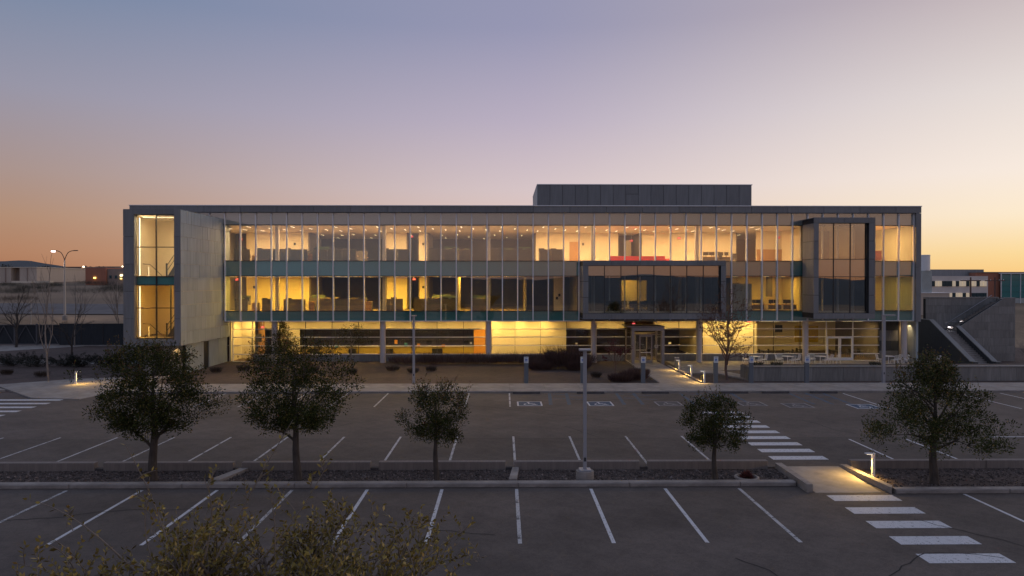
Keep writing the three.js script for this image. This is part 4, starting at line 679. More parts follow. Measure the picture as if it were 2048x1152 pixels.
// patio furniture
function patioChair(label, x, z, turn, grp) {
  const t = thing('patio_chair', label, 'chair', x, 0.07, z, turn, grp);
  mesh('seat', CB(-0.22, 0.22, 0.43, 0.46, -0.22, 0.22, 0.012), M.white, t);
  for (const s of [-1, 1]) { mesh('leg', bar([s * 0.19, 0.44, -0.19], [s * 0.23, 0, -0.25], 0.016), M.white, t); mesh('leg', bar([s * 0.19, 0.44, 0.19], [s * 0.23, 0, 0.27], 0.016), M.white, t); mesh('back_post', bar([s * 0.2, 0.44, 0.2], [s * 0.21, 0.86, 0.3], 0.016), M.white, t); }
  mesh('back_rail', bar([-0.21, 0.86, 0.3], [0.21, 0.86, 0.3], 0.018), M.white, t);
  for (let k = 0; k < 5; k++) mesh('back_slat', bar([-0.14 + k * 0.07, 0.47, 0.205], [-0.14 + k * 0.07, 0.85, 0.298], 0.012, 5), M.white, t);
  return t;
}
[[23.36, 'white round patio table behind the planter, next to the bare tree'], [26.45, 'white round patio table between the cafe columns'], [29.5, 'white round patio table just left of the white double doors'], [35.9, 'white round patio table by the end column beside the dark tiled wall']].forEach(([x, l], i) => {
  const t = thing('patio_table', l, 'table', x, 0.07, -64.8);
  mesh('table_top', cyl(0.5, 0.5, 0.03, 28, 0, 0.7, 0), M.white, t); mesh('pedestal', cyl(0.035, 0.035, 0.68, 10, 0, 0.02, 0), M.white, t);
  for (let k = 0; k < 4; k++) { const a = k * 1.5708 + 0.5; mesh('foot', bar([0, 0.05, 0], [0.33 * Math.cos(a), 0.018, 0.33 * Math.sin(a)], 0.018), M.white, t); }
  const spots = [[-0.85, 0.05, -1.57], [0.8, 0.15, 1.75], [0.1, 0.8, 0.2], [i === 3 ? 1.55 : -0.35, i === 3 ? 0.1 : -0.8, i === 3 ? 1.4 : 3.0]];
  for (const [dx, dz, tr] of spots) patioChair('white slatted patio chair set at the ' + ['table beside the bare tree', 'table between the cafe columns', 'table left of the double doors', 'table by the end column'][i], x + dx, -64.8 + dz, tr, 'patio chairs at the ' + ['first', 'second', 'third', 'fourth'][i] + ' table');
});
patioChair('single white patio chair standing in front of the white double doors', 31.0, -64.7, 0.2);
// ---------------------------------------------------------------- accessible parking sign posts
const signTex = (() => { const c = document.createElement('canvas'); c.width = 96; c.height = 128; const g = c.getContext('2d'); g.fillStyle = '#dfe3e6'; g.fillRect(0, 0, 96, 128); g.fillStyle = '#2f5f86'; g.fillRect(12, 10, 72, 5); g.fillRect(16, 22, 64, 4); g.fillStyle = '#1b5fb4'; g.fillRect(22, 42, 52, 52); g.strokeStyle = g.fillStyle = '#fff'; g.lineWidth = 4; g.beginPath(); g.arc(46, 52, 4, 0, 7); g.fill(); g.beginPath(); g.arc(46, 76, 11, 0.3, 4.2); g.stroke(); g.beginPath(); g.moveTo(46, 58); g.lineTo(47, 70); g.lineTo(58, 70); g.lineTo(63, 84); g.stroke(); g.fillStyle = '#8a8f94'; g.fillRect(14, 104, 68, 4); g.fillRect(14, 113, 60, 4); const t = new THREE.CanvasTexture(c); t.colorSpace = THREE.SRGBColorSpace; return std({ map: t, roughness: 0.45 }); })();
[[1.68, 'grey accessible parking sign post by the last plain stall'], [5.86, 'grey accessible parking sign post behind the median lamp pole'], [10.35, 'grey accessible parking sign post left of the entrance walk'], [15.75, 'grey accessible parking sign post right of the entrance walk, beside the bare tree'], [18.4, 'grey accessible parking sign post at the corner of the planter wall'], [22.55, 'grey accessible parking sign post in front of the middle of the planter wall']].forEach(([x, l]) => {
  const t = thing('sign_post', l, 'sign', x, 0.05, -51.75);
  mesh('post_sleeve', CB(-0.155, 0.155, 0, 1.68, -0.09, 0.09, 0.015), M.postGrey, t); mesh('base_plate', B(-0.2, 0.2, 0.0, 0.02, -0.14, 0.14), M.steel, t);
  mesh('sign_plate', CB(-0.165, 0.165, 1.64, 2.1, -0.115, -0.1, 0.006), M.white, t); const f = mesh('sign_face', new THREE.PlaneGeometry(0.31, 0.44), signTex, t); f.position.set(0, 1.87, 0.119); mesh('sign_back', B(-0.05, 0.05, 1.68, 2.02, -0.099, -0.06), M.steel, t);
});
{ const t = thing('notice_sign', 'small white notice sign with dark text lines behind the right tree', 'sign', 34.2, 1.15, -54.6); mesh('post', cyl(0.03, 0.03, 0.62, 10), M.steel, t); const c = document.createElement('canvas'); c.width = 64; c.height = 80; const g = c.getContext('2d'); g.fillStyle = '#d5d3d0'; g.fillRect(0, 0, 64, 80); g.fillStyle = '#4a4448'; for (let k = 0; k < 4; k++) { g.fillRect(8, 8 + k * 18, 48, 6); g.fillRect(12, 17 + k * 18, 34, 3); } const tx = new THREE.CanvasTexture(c); tx.colorSpace = THREE.SRGBColorSpace; mesh('sign_plate', B(-0.21, 0.21, 0.24, 0.76, -0.045, -0.03), M.steel, t); const f = mesh('sign_face', new THREE.PlaneGeometry(0.4, 0.5), std({ map: tx, roughness: 0.6 }), t); f.position.set(0, 0.5, 0.049); }
// ---------------------------------------------------------------- lamp poles
function lampPole(label, x, y, z, h, r, side, base) {
  const t = thing('lamp_pole', label, 'street lamp', x, y, z);
  if (base) { mesh('concrete_base', cyl(0.36, 0.34, 0.34, 24), M.kerb, t); mesh('base_plate', CB(-0.22, 0.22, 0.34, 0.4, -0.22, 0.22, 0.01), M.steel, t); } else mesh('base_plate', CB(-0.2, 0.2, 0, 0.05, -0.2, 0.2, 0.01), M.steel, t);
  mesh('pole', CB(-r, r, base ? 0.4 : 0.05, h, -r, r, 0.01), M.steel, t);
  const hd = mesh('lamp_head', CB(side[0], side[1], h, h + 0.07, -0.2, 0.2, 0.02), M.steel, t); mesh('lens', B(side[0] + 0.05, side[1] - 0.05, h - 0.008, h - 0.001, -0.14, 0.14).translate(0, 0, 0), M.white, hd); mesh('hand_hole', B(-0.04, 0.04, 0.7, 0.85, -r - 0.006, -r - 0.001), M.darkMetal, t);
  return t;
}
lampPole('grey square lamp pole on a round concrete footing in the median', 3.13, 0.05, -26.85, 4.95, 0.065, [-0.22, 0.22], true);
lampPole('slim grey lamp pole at the soil bed edge before the ribbon window', -6.63, 0.05, -51.75, 5.1, 0.085, [-0.2, 0.2], false);
lampPole('slim grey lamp pole before the planter wall, its flat head turned right', 28.55, 0.05, -52.2, 5.1, 0.1, [-0.08, 0.85], false);
// bollard lamps
function bollard(label, x, y, z, h, dir, grp, power = 5) {
  const t = thing('bollard_light', label, 'bollard light', x, y, z, 0, grp);
  mesh('post', CB(-0.055, 0.055, 0, h, -0.055, 0.055, 0.008), M.alu, t);
  mesh('cap', CB(Math.min(-0.06, dir * 0.3), Math.max(0.06, dir * 0.3), h, h + 0.035, -0.08, 0.08, 0.008), M.alu, t);
  mesh('light_lens', B(dir * 0.07, dir * 0.27, h - 0.012, h - 0.002, -0.06, 0.06), M.led, t);
  const s = new THREE.SpotLight(C(1, 0.6, 0.15), power, 0, 1.4, 0.9); s.name = 'lamp'; s.position.set(dir * 0.23, h - 0.03, 0); s.target.position.set(dir * 0.7, 0, 0.1); s.castShadow = true; s.shadow.radius = 2; t.add(s); t.add(s.target);
}
bollard('lit bollard lamp at the corner of the left ramp walk', -31.5, 0.05, -51.9, 1.02, 1, null, 12);
bollard('lit bollard lamp by the entrance walk, farthest along it towards the portal', 14.95, 0.05, -59.3, 0.98, -1, null, 12);
bollard('lit bollard lamp by the entrance walk, middle one of three', 14.95, 0.05, -55.5, 0.98, -1, null, 12);
bollard('lit bollard lamp by the entrance walk, next to the pavement', 14.95, 0.05, -51.9, 0.98, -1, null, 12);
bollard('lit bollard lamp beside the concrete ramp through the median', 14.32, 0.06, -26.9, 0.92, -1, null, 20);
{ const t = thing('vent_pipe', 'yellow hooked vent pipe in the bed beside the entrance walk', 'pipe', 15.05, 0.05, -53.1); const pts = []; for (let k = 0; k <= 8; k++) { const a = Math.PI - k / 8 * Math.PI * 0.95; pts.push(new THREE.Vector3(0.09 + 0.09 * Math.cos(a), 0.42 + 0.09 * Math.sin(a), 0)); } mesh('pipe', new THREE.TubeGeometry(new THREE.CatmullRomCurve3([new THREE.Vector3(0, 0, 0), new THREE.Vector3(0, 0.3, 0), ...pts]), 24, 0.03, 8).toNonIndexed(), M.yellow ?? (M.yellow = std({ color: C(0.75, 0.52, 0.08), roughness: 0.5 })), t); mesh('collar', cyl(0.045, 0.045, 0.05, 10), M.steel, t); }
{ const t = thing('litter_bin', 'slim tan litter bin next to the entrance portal', 'bin', 15.15, 0.05, -61.0); mesh('bin_body', CB(-0.17, 0.17, 0, 0.95, -0.17, 0.17, 0.02), M.wood2, t); mesh('bin_lid', CB(-0.19, 0.19, 0.96, 1.05, -0.19, 0.19, 0.02), M.steel, t); mesh('bin_opening', B(-0.1, 0.1, 0.78, 0.9, -0.176, -0.171), M.black, t); }
{ const t = thing('planting_ring', 'round pale concrete ring planter holding a small red barrel cactus', 'planter', 9.35, 0.06, -26.75); const p = [[0.36, 0], [0.47, 0], [0.46, 0.1], [0.37, 0.11]].map((q) => new THREE.Vector2(...q)); mesh('ring', new THREE.LatheGeometry([...p, p[0]], 36).toNonIndexed(), M.kerb, t); const q = rng(31), P = { p: [], c: [] }; for (let k = 0; k < 420; k++) { const a = q() * 6.283, e = q() * 1.5, d = new THREE.Vector3(Math.cos(a) * Math.cos(e), Math.sin(e) * 0.9 + 0.1, Math.sin(a) * Math.cos(e)), w = 0.5 + q(); leafAt(P, d.x * 0.08, 0.04 + d.y * 0.06, d.z * 0.08, d, 0.15 + 0.13 * q(), 0.03, [0.12 * w, 0.035 * w, 0.03 * w], q); } mesh('cactus', leafGeo(P), M.dryLeaf, t); }
// ---------------------------------------------------------------- outside stair at the right end
{
  const st = tag(group('outdoor_stair'), 'grey tiled outside stair with two flights beside the right end of the building', 'staircase');
  const prof = [[72, 3.95], [68, 3.95], [62, 0.56], [61.5, 0.56], [61.5, 0], [72, 0]];
  mesh('parapet_wall', slabZ(prof, 41.72, 42.08), M.darkTile, st);
  mesh('parapet_coping', slabZ([[72, 4.03], [67.98, 4.03], [61.95, 0.63], [61.45, 0.63], [61.45, 0.57], [62, 0.57], [68, 3.96], [72, 3.96]], 41.66, 42.14), M.tile[2], st);
  const prof2 = [[67, 3.39], [62, 0.56], [61.5, 0.56], [61.5, 0], [67, 0]];
  mesh('parapet_wall', slabZ(prof2, 43.72, 44.06), M.darkTile, st);
  mesh('parapet_coping', slabZ([[67, 3.47], [61.95, 0.63], [61.45, 0.63], [61.45, 0.57], [62, 0.57], [67, 3.4]], 43.66, 44.12), M.tile[2], st);
  for (let k = 0; k < 17; k++) mesh('step', B(42.1, 43.7, 0, 0.17 * (k + 1), 62.1 + k * 0.3, 62.1 + (k + 1) * 0.3), M.kerb, st);
  mesh('landing', B(42.1, 44.2, 2.5, 2.9, 67.2, 69.3), M.kerb, st);
  for (let k = 0; k < 16; k++) mesh('step', B(44.2 + k * 0.29, 44.2 + (k + 1) * 0.29, 2.6, 2.9 + 0.175 * (k + 1), 67.45, 69.2), M.kerb, st);
  mesh('handrail', bar([43.9, 3.5, -69.05], [48.6, 6.4, -69.05], 0.03), M.steel, st); mesh('handrail', bar([43.6, 3.85, -67.5], [44.0, 3.9, -67.5], 0.03), M.steel, st);
  mesh('handrail', bar([43.62, 3.6, -66.6], [43.62, 1.2, -62.2], 0.025), M.steel, st);
  // back wall and front wall, tile by tile; the front one is cut along the slope of the upper flight
  mesh('wall_core', B(42.1, 49.5, 0.0, 6.05, 69.36, 69.7), M.joint, st);
  mesh('wall_core', slabX([[44.1, 0], [49.4, 0], [49.4, 6.05], [48.3, 6.05], [44.1, 3.42]], 67.1, 67.4), M.joint, st);
  const clip = (poly, a, b, c) => { const out = []; for (let i = 0; i < poly.length; i++) { const p = poly[i], q = poly[(i + 1) % poly.length], dp = a * p[0] + b * p[1] - c, dq = a * q[0] + b * q[1] - c; if (dp <= 0) out.push(p); if ((dp < 0 && dq > 0) || (dp > 0 && dq < 0)) { const t = dp / (dp - dq); out.push([p[0] + (q[0] - p[0]) * t, p[1] + (q[1] - p[1]) * t]); } } return out; };
  for (let r = 0; r < 8; r++) { let x = 44.1 - (r % 2) * 0.7; while (x < 49.45) { const w = 0.9 + R() * 1.3, e = Math.min(x + w, 49.45); let p = [[Math.max(x, 44.08) + 0.006, r * 0.765 + 0.006], [e - 0.006, r * 0.765 + 0.006], [e - 0.006, (r + 1) * 0.765 - 0.006], [Math.max(x, 44.08) + 0.006, (r + 1) * 0.765 - 0.006]]; const k = (6.08 - 3.4) / (48.3 - 44.08); if (e - Math.max(x, 44.08) > 0.06) { p = clip(p, -k, 1, 3.4 - k * 44.08); if (p.length > 2) mesh('tile', slabX(p, 67.02, 67.09), pick(M.tile), st); } x = e; } }
  for (let r = 0; r < 8; r++) { let x = 42.12 - (r % 2) * 0.6; while (x < 49.5) { const w = 0.9 + R() * 1.2, e = Math.min(x + w, 49.5), a = Math.max(x, 42.12); if (e - a > 0.06) mesh('tile', CB(a + 0.005, e - 0.005, r * 0.765 + 0.005, (r + 1) * 0.765 - 0.005, 69.28, 69.35, 0.004), pick(M.tile), st); x = e; } }
  for (let x = 42.1; x < 49.4; x += 2.44) mesh('coping_stone', CB(x, Math.min(x + 2.43, 49.55), 6.12, 6.2, 69.2, 69.75, 0.01), M.tile[2], st);
  mesh('coping_stone', CB(48.3, 49.5, 6.12, 6.2, 67.0, 67.45, 0.01), M.tile[2], st);
  mesh('end_wall', B(49.2, 49.48, 0, 6.05, 67.46, 69.3), M.tile[1], st);
  for (const [x, y, l] of [[45.7, 3.75, 'white step light higher up the back wall of the outside stair'], [44.5, 3.2, 'white step light at the landing of the outside stair']]) { const t = thing('stair_light', l, 'wall light', x, y, -69.2); mesh('housing', CB(-0.28, 0.28, -0.06, 0.06, -0.06, 0.08, 0.01), M.steel, t); mesh('light_lens', B(-0.25, 0.25, -0.045, 0.045, -0.07, -0.063), glow(C(1, 0.93, 0.95), 3), t); areaLight(0.5, 0.09, 22, C(1, 0.9, 0.92), 0, 0, 0.08, x, y - 1.2, -66, t); }
}
// ---------------------------------------------------------------- left: screen fence, gate
{
  const f = tag(group('screen_fence'), 'long dark screened fence behind the juniper hedge', 'fence');
  for (let x = -53.5, k = 0; x < -32; x += 2.6, k++) { mesh('screen_panel', B(x + 0.06, x + 2.54, 0.12, 2.66, 84.98, 85.02), M.screen ?? (M.screen = noisy([0.03, 0.035, 0.042], nStreak, 0.4, 2, 0.85, 0)), f); mesh('fence_post', cyl(0.05, 0.05, 2.72, 8, x, 0.05, -85), M.darkMetal, f); }
  mesh('top_rail', B(-53.5, -32, 2.66, 2.72, 84.97, 85.03), M.darkMetal, f); mesh('footing', B(-62, -32, 0, 0.14, 84.3, 84.8), M.kerb, f);
  M.gateGrey = std({ color: C(0.1, 0.1, 0.11), roughness: 0.7 });
  const g = tag(group('yard_gate'), 'grey steel yard gate with diagonal braces left of the screened fence', 'gate');
  for (let k = 0; k < 3; k++) { const a = -61.5 + k * 2.65; mesh('gate_leaf', B(a + 0.08, a + 2.57, 0.2, 2.55, 85.1, 85.13), M.screen, g); mesh('brace', bar([a + 0.1, 0.3, -84.98], [a + 1.32, 2.45, -84.98], 0.05), M.gateGrey, g); mesh('brace', bar([a + 2.5, 0.3, -84.98], [a + 1.32, 2.45, -84.98], 0.05), M.gateGrey, g); mesh('gate_post', B(a - 0.1, a + 0.07, 0.05, 2.7, 84.9, 85.1), M.gateGrey, g); mesh('rail', B(a + 0.08, a + 2.57, 2.5, 2.6, 84.95, 85.05), M.gateGrey, g); mesh('rail', B(a + 0.08, a + 2.57, 0.2, 0.3, 84.95, 85.05), M.gateGrey, g); }
}
// double armed road lamp
{
  const t = thing('road_lamp', 'tall double armed road lamp with one lit head, left of the building', 'street lamp', -62.2, 2.3, -100);
  mesh('pole', cyl(0.16, 0.09, 8.6, 14), M.paleSteel ?? (M.paleSteel = std({ color: C(0.5, 0.45, 0.4), roughness: 0.5, metalness: 0.3 })), t); mesh('footing', cyl(0.35, 0.3, 0.7, 14, 0, 0, 0), M.kerb, t);
  for (const s of [-1, 1]) { const c = new THREE.CatmullRomCurve3([[0, 8.5], [s * 0.12, 8.9], [s * 0.5, 9.6], [s * 1.0, 9.85], [s * 1.35, 9.88]].map(([a, b]) => new THREE.Vector3(a, b, 0))); const arm = mesh('arm', new THREE.TubeGeometry(c, 20, 0.05, 8).toNonIndexed(), M.darkMetal, t); mesh('lamp_head', CB(s > 0 ? 1.3 : -1.85, s > 0 ? 1.85 : -1.3, 9.84, 9.96, -0.12, 0.12, 0.03), M.darkMetal, arm); }
  mesh('light_lens', CB(-1.82, -1.36, 9.72, 9.838, -0.12, 0.12, 0.02), glow(C(1, 0.82, 0.88), 14), t);
  const s = new THREE.SpotLight(C(1, 0.85, 0.85), 70, 0, 1.1, 0.5); s.name = 'lamp'; s.position.set(-1.58, 9.68, 0); s.target.position.set(-1.58, 0, 0); s.castShadow = true; t.add(s); t.add(s.target);
}
// thin poles and utility poles
for (const [x, y, Z, h, l] of [[-61.6, 1.2, 92, 4.2, 'thin pale flag pole rising beyond the yard gate'], [-68.5, 2.6, 125, 5.2, 'thin pale post beyond the road, next to the stair tower']]) { const t = thing('pole', l, 'pole', x, y, -Z); mesh('shaft', cyl(0.05, 0.035, h, 8), M.paleSteel, t); mesh('finial', cyl(0.05, 0.01, 0.1, 8, 0, h, 0), M.steel, t); mesh('footing', cyl(0.12, 0.12, 0.1, 10), M.kerb, t); }
for (const [x, Z, l, y0] of [[74, 110, 'wooden utility pole with a crossarm before the white office block', 2.6], [79.3, 112, 'wooden utility pole with wires before the green glass block', 2.6]]) { const t = thing('utility_pole', l, 'utility pole', x, y0, -Z); mesh('shaft', cyl(0.16, 0.11, 5.9, 10), M.redBark, t); mesh('crossarm', B(-1.6, 1.6, 5.3, 5.45, -0.07, 0.07), M.redBark, t); for (const s of [-1.4, -0.7, 0.7, 1.4]) mesh('insulator', cyl(0.05, 0.04, 0.14, 8, s, 5.45, 0), M.white, t); }
// ---------------------------------------------------------------- far buildings
M.beigeWall = noisy([0.52, 0.44, 0.37], nStreak, 0.1, 14, 0.9, 0); M.tanWall = noisy([0.32, 0.21, 0.15], nStreak, 0.15, 12, 0.9, 0); M.redWall = noisy([0.4, 0.17, 0.11], nStreak, 0.15, 9, 0.9, 0); M.brownWall = noisy([0.3, 0.24, 0.21], nCoarse, 0.1, 14, 0.9, 0);
M.farGlass = std({ color: C(0.03, 0.07, 0.09), roughness: 0.12, metalness: 0.2 }); M.litWin = glow(C(1, 0.72, 0.3), 0.22);
{
  const a = tag(group('warehouse'), 'pale beige warehouse with a darker recess at the far left', 'building');
  mesh('wall', B(-236, -209.2, 7, 14.1, 300, 340), M.beigeWall, a); mesh('recess', B(-209.2, -205.6, 7, 14.1, 303, 340), M.brownWall, a); mesh('wall', B(-205.6, -198.4, 7, 14.0, 300, 340), M.beigeWall, a); mesh('parapet', B(-236, -198.2, 14.1, 14.4, 299.7, 340), M.ceiling, a);
  mesh('loading_door', B(-217.6, -213.8, 7.4, 10.2, 299.8, 299.95), M.white, a); mesh('downpipe', B(-211.6, -211.3, 8, 14, 299.7, 299.95), M.brownWall, a); mesh('downpipe', B(-202.4, -202.1, 8, 14, 299.7, 299.95), M.brownWall, a); mesh('loading_dock', B(-207, -191, 7, 8.5, 297, 299.6), M.ceiling, a);
  const b = tag(group('low_building'), 'low tan industrial building with pale doors beyond the road', 'building');
  mesh('wall', B(-227, -190, 8.4, 13.0, 340, 370), M.tanWall, b); for (const [x, w] of [[-222, 3], [-217.5, 3.6], [-208, 2.8], [-203.6, 3.0]]) mesh('door', B(x, x + w, 8.6, 11.4, 339.8, 339.95), M.ceiling, b);
  for (const [x, y] of [[-220, 12.2], [-207.5, 12], [-196.5, 11.8], [-214.6, 12.5]]) mesh('wall_lamp', B(x, x + 0.6, y, y + 0.6, 339.5, 339.9), glow(C(1, 0.6, 0.3), 4), b);
  const c = tag(group('brick_building'), 'dark red brown block with a lower wing behind the stair tower', 'building');
  mesh('tower', B(-166, -158, 6, 13.7, 280, 300), M.redWall, c); mesh('wing', B(-157.9, -136, 6, 13.2, 281, 300), M.brownWall, c); for (let k = 0; k < 7; k++) mesh('window', B(-157 + k * 2.2, -156.2 + k * 2.2, 9.4, 10.6, 280.7, 280.95), M.farGlass, c);
  mesh('wall_lamp', B(-162.6, -161.8, 9.4, 9.9, 279.6, 279.9), glow(C(1, 0.75, 0.15), 4), c); mesh('wall_lamp', B(-152.6, -151.8, 10.3, 10.9, 280.5, 280.9), glow(C(1, 0.8, 0.45), 5), c); mesh('wall_lamp', B(-152.6, -151.9, 9.2, 9.6, 280.5, 280.9), glow(C(1, 0.7, 0.15), 4), c);
  const w = tag(group('office_block'), 'white office block with two ribbon windows beyond the outside stair', 'building');
  mesh('wall', B(80, 97.7, 0, 9.0, 140, 165), M.paleWall ?? (M.paleWall = noisy([0.72, 0.66, 0.62], nCoarse, 0.1, 9, 0.9, 0)), w); for (const [y0, y1] of [[5.3, 6.2], [7.3, 8.4]].map(([a, b], i) => i ? [6.95, 8.0] : [4.6, 5.6])) for (let k = 0; k < 24; k++) mesh('window', B(80.6 + k * 0.7, 81.25 + k * 0.7, y0, y1, 139.85, 139.98), R() < 0.45 ? M.litWin : M.farGlass, w);
  mesh('roof_storey', B(86, 101, 9.02, 10.45, 146, 165), M.zinc[2], w);
  const rb = tag(group('red_block'), 'rust red wing between the white block and the glass block', 'building'); mesh('wall', B(97.9, 124, 0, 9.75, 144, 165), M.redWall, rb); mesh('coping', B(97.8, 124.1, 9.75, 9.9, 143.8, 165.1), M.tile[1], rb);
  const gb = tag(group('glass_block'), 'green glass office block at the far right edge', 'building'); mesh('core', B(102.9, 124, 0, 9.3, 143.4, 143.9), M.darkTile, gb);
  for (let i = 0; i < 8; i++) for (let j = 0; j < 7; j++) mesh('pane', B(102.7 + i * 2, 104.62 + i * 2, 0.9 + j * 1.22, 2.06 + j * 1.22, 143.2, 143.3), R() < 0.12 ? M.litWin : j === 2 ? M.greySpandrel : M.gbGlass ?? (M.gbGlass = std({ color: C(0.06, 0.22, 0.22), roughness: 0.08 })), gb);
  for (let i = 0; i <= 8; i++) mesh('mullion', B(102.62 + i * 2, 102.7 + i * 2, 0, 9.5, 143.05, 143.3), M.alu, gb);
  mesh('roof_edge', B(102.6, 124, 9.5, 9.65, 143, 143.9), M.alu, gb);
  const tk = thing('roof_tank', 'pale round roof tank on a grey support beside the right frame', 'tank', 66.7, 9.55, -110); mesh('tank_body', cyl(0.72, 0.72, 2.4, 24, 0, 0, 0), M.white, tk); mesh('tank_lid', cyl(0.78, 0.7, 0.1, 24, 0, 2.4, 0), M.white, tk); mesh('support', B(-0.8, 0.75, -3.5, -0.01, -0.6, 0.6), M.greySpandrel, tk);
  const tb = tag(group('annexe'), 'low pale annexe under the round roof tank', 'building'); mesh('wall', B(60, 70, 0, 6.0, 109, 116), M.beigeWall, tb); mesh('coping', B(59.9, 70.1, 6.0, 6.1, 108.9, 116.1), M.alu, tb);
}
// ---------------------------------------------------------------- vegetation
function limb(out, pts, r0, r1, seg = 5) { // tapered tube into out {p, i}
  const n = pts.length, base = out.p.length / 3; let up = new THREE.Vector3(0.3, 0.1, 0.9).normalize();
  for (let k = 0; k < n; k++) {
    const d = pts[Math.min(n - 1, k + 1)].clone().sub(pts[Math.max(0, k - 1)]).normalize(), a = new THREE.Vector3().crossVectors(d, up).normalize(); if (a.lengthSq() < 0.5) a.set(1, 0, 0); const b = new THREE.Vector3().crossVectors(a, d), r = r0 + (r1 - r0) * k / (n - 1);
    for (let s = 0; s < seg; s++) { const t = s / seg * 6.2832, c = Math.cos(t) * r, e = Math.sin(t) * r; out.p.push(pts[k].x + a.x * c + b.x * e, pts[k].y + a.y * c + b.y * e, pts[k].z + a.z * c + b.z * e); out.u.push(s / seg * 0.4, pts[k].y); }
  }
  for (let k = 0; k + 1 < n; k++) for (let s = 0; s < seg; s++) { const a = base + k * seg + s, b = base + k * seg + (s + 1) % seg; out.i.push(a, b, a + seg, b, b + seg, a + seg); }
}
function woodGeo(o) { const g = new THREE.BufferGeometry(); g.setAttribute('position', new THREE.Float32BufferAttribute(o.p, 3)); g.setAttribute('uv', new THREE.Float32BufferAttribute(o.u, 2)); g.setIndex(o.i); g.computeVertexNormals(); return g; }
const newWood = () => ({ p: [], u: [], i: [] });
function wander(a, b, r, bend = 0.12, n = 4) { const d = b.clone().sub(a), L = d.length(), pts = []; const o = new THREE.Vector3(r() - 0.5, r() - 0.2, r() - 0.5).multiplyScalar(L * bend * 2); for (let k = 0; k <= n; k++) { const t = k / n; pts.push(a.clone().addScaledVector(d, t).addScaledVector(o, Math.sin(t * Math.PI))); } return pts; }
function leafAt(L, x, y, z, dir, len, wid, col, r) { // a folded leaf: two triangles each side of the midrib
  const d = dir.clone().normalize(), s = new THREE.Vector3(r() - 0.5, r() - 0.5, r() - 0.5).cross(d).normalize(), nrm = new THREE.Vector3().crossVectors(s, d).multiplyScalar(wid * 0.25);
  const t = [x + d.x * len, y + d.y * len, z + d.z * len], m = [x + d.x * len * 0.5 - nrm.x, y + d.y * len * 0.5 - nrm.y, z + d.z * len * 0.5 - nrm.z];
  const a = [m[0] + s.x * wid / 2 + nrm.x, m[1] + s.y * wid / 2 + nrm.y, m[2] + s.z * wid / 2 + nrm.z], b = [m[0] - s.x * wid / 2 + nrm.x, m[1] - s.y * wid / 2 + nrm.y, m[2] - s.z * wid / 2 + nrm.z];
  L.p.push(x, y, z, ...a, ...t, x, y, z, ...t, ...b); for (let k = 0; k < 6; k++) L.c.push(...col);
}
function leafGeo(L) { const g = new THREE.BufferGeometry(); g.setAttribute('position', new THREE.Float32BufferAttribute(L.p, 3)); g.setAttribute('color', new THREE.Float32BufferAttribute(L.c, 3)); return g; }
function olive(r, k = 1) { const v = (0.55 + 0.75 * r()) * k, w = r(); return w < 0.8 ? [0.042 * v, 0.052 * v, 0.013 * v] : w < 0.95 ? [0.09 * v, 0.082 * v, 0.02 * v] : [0.17 * v, 0.115 * v, 0.035 * v]; }
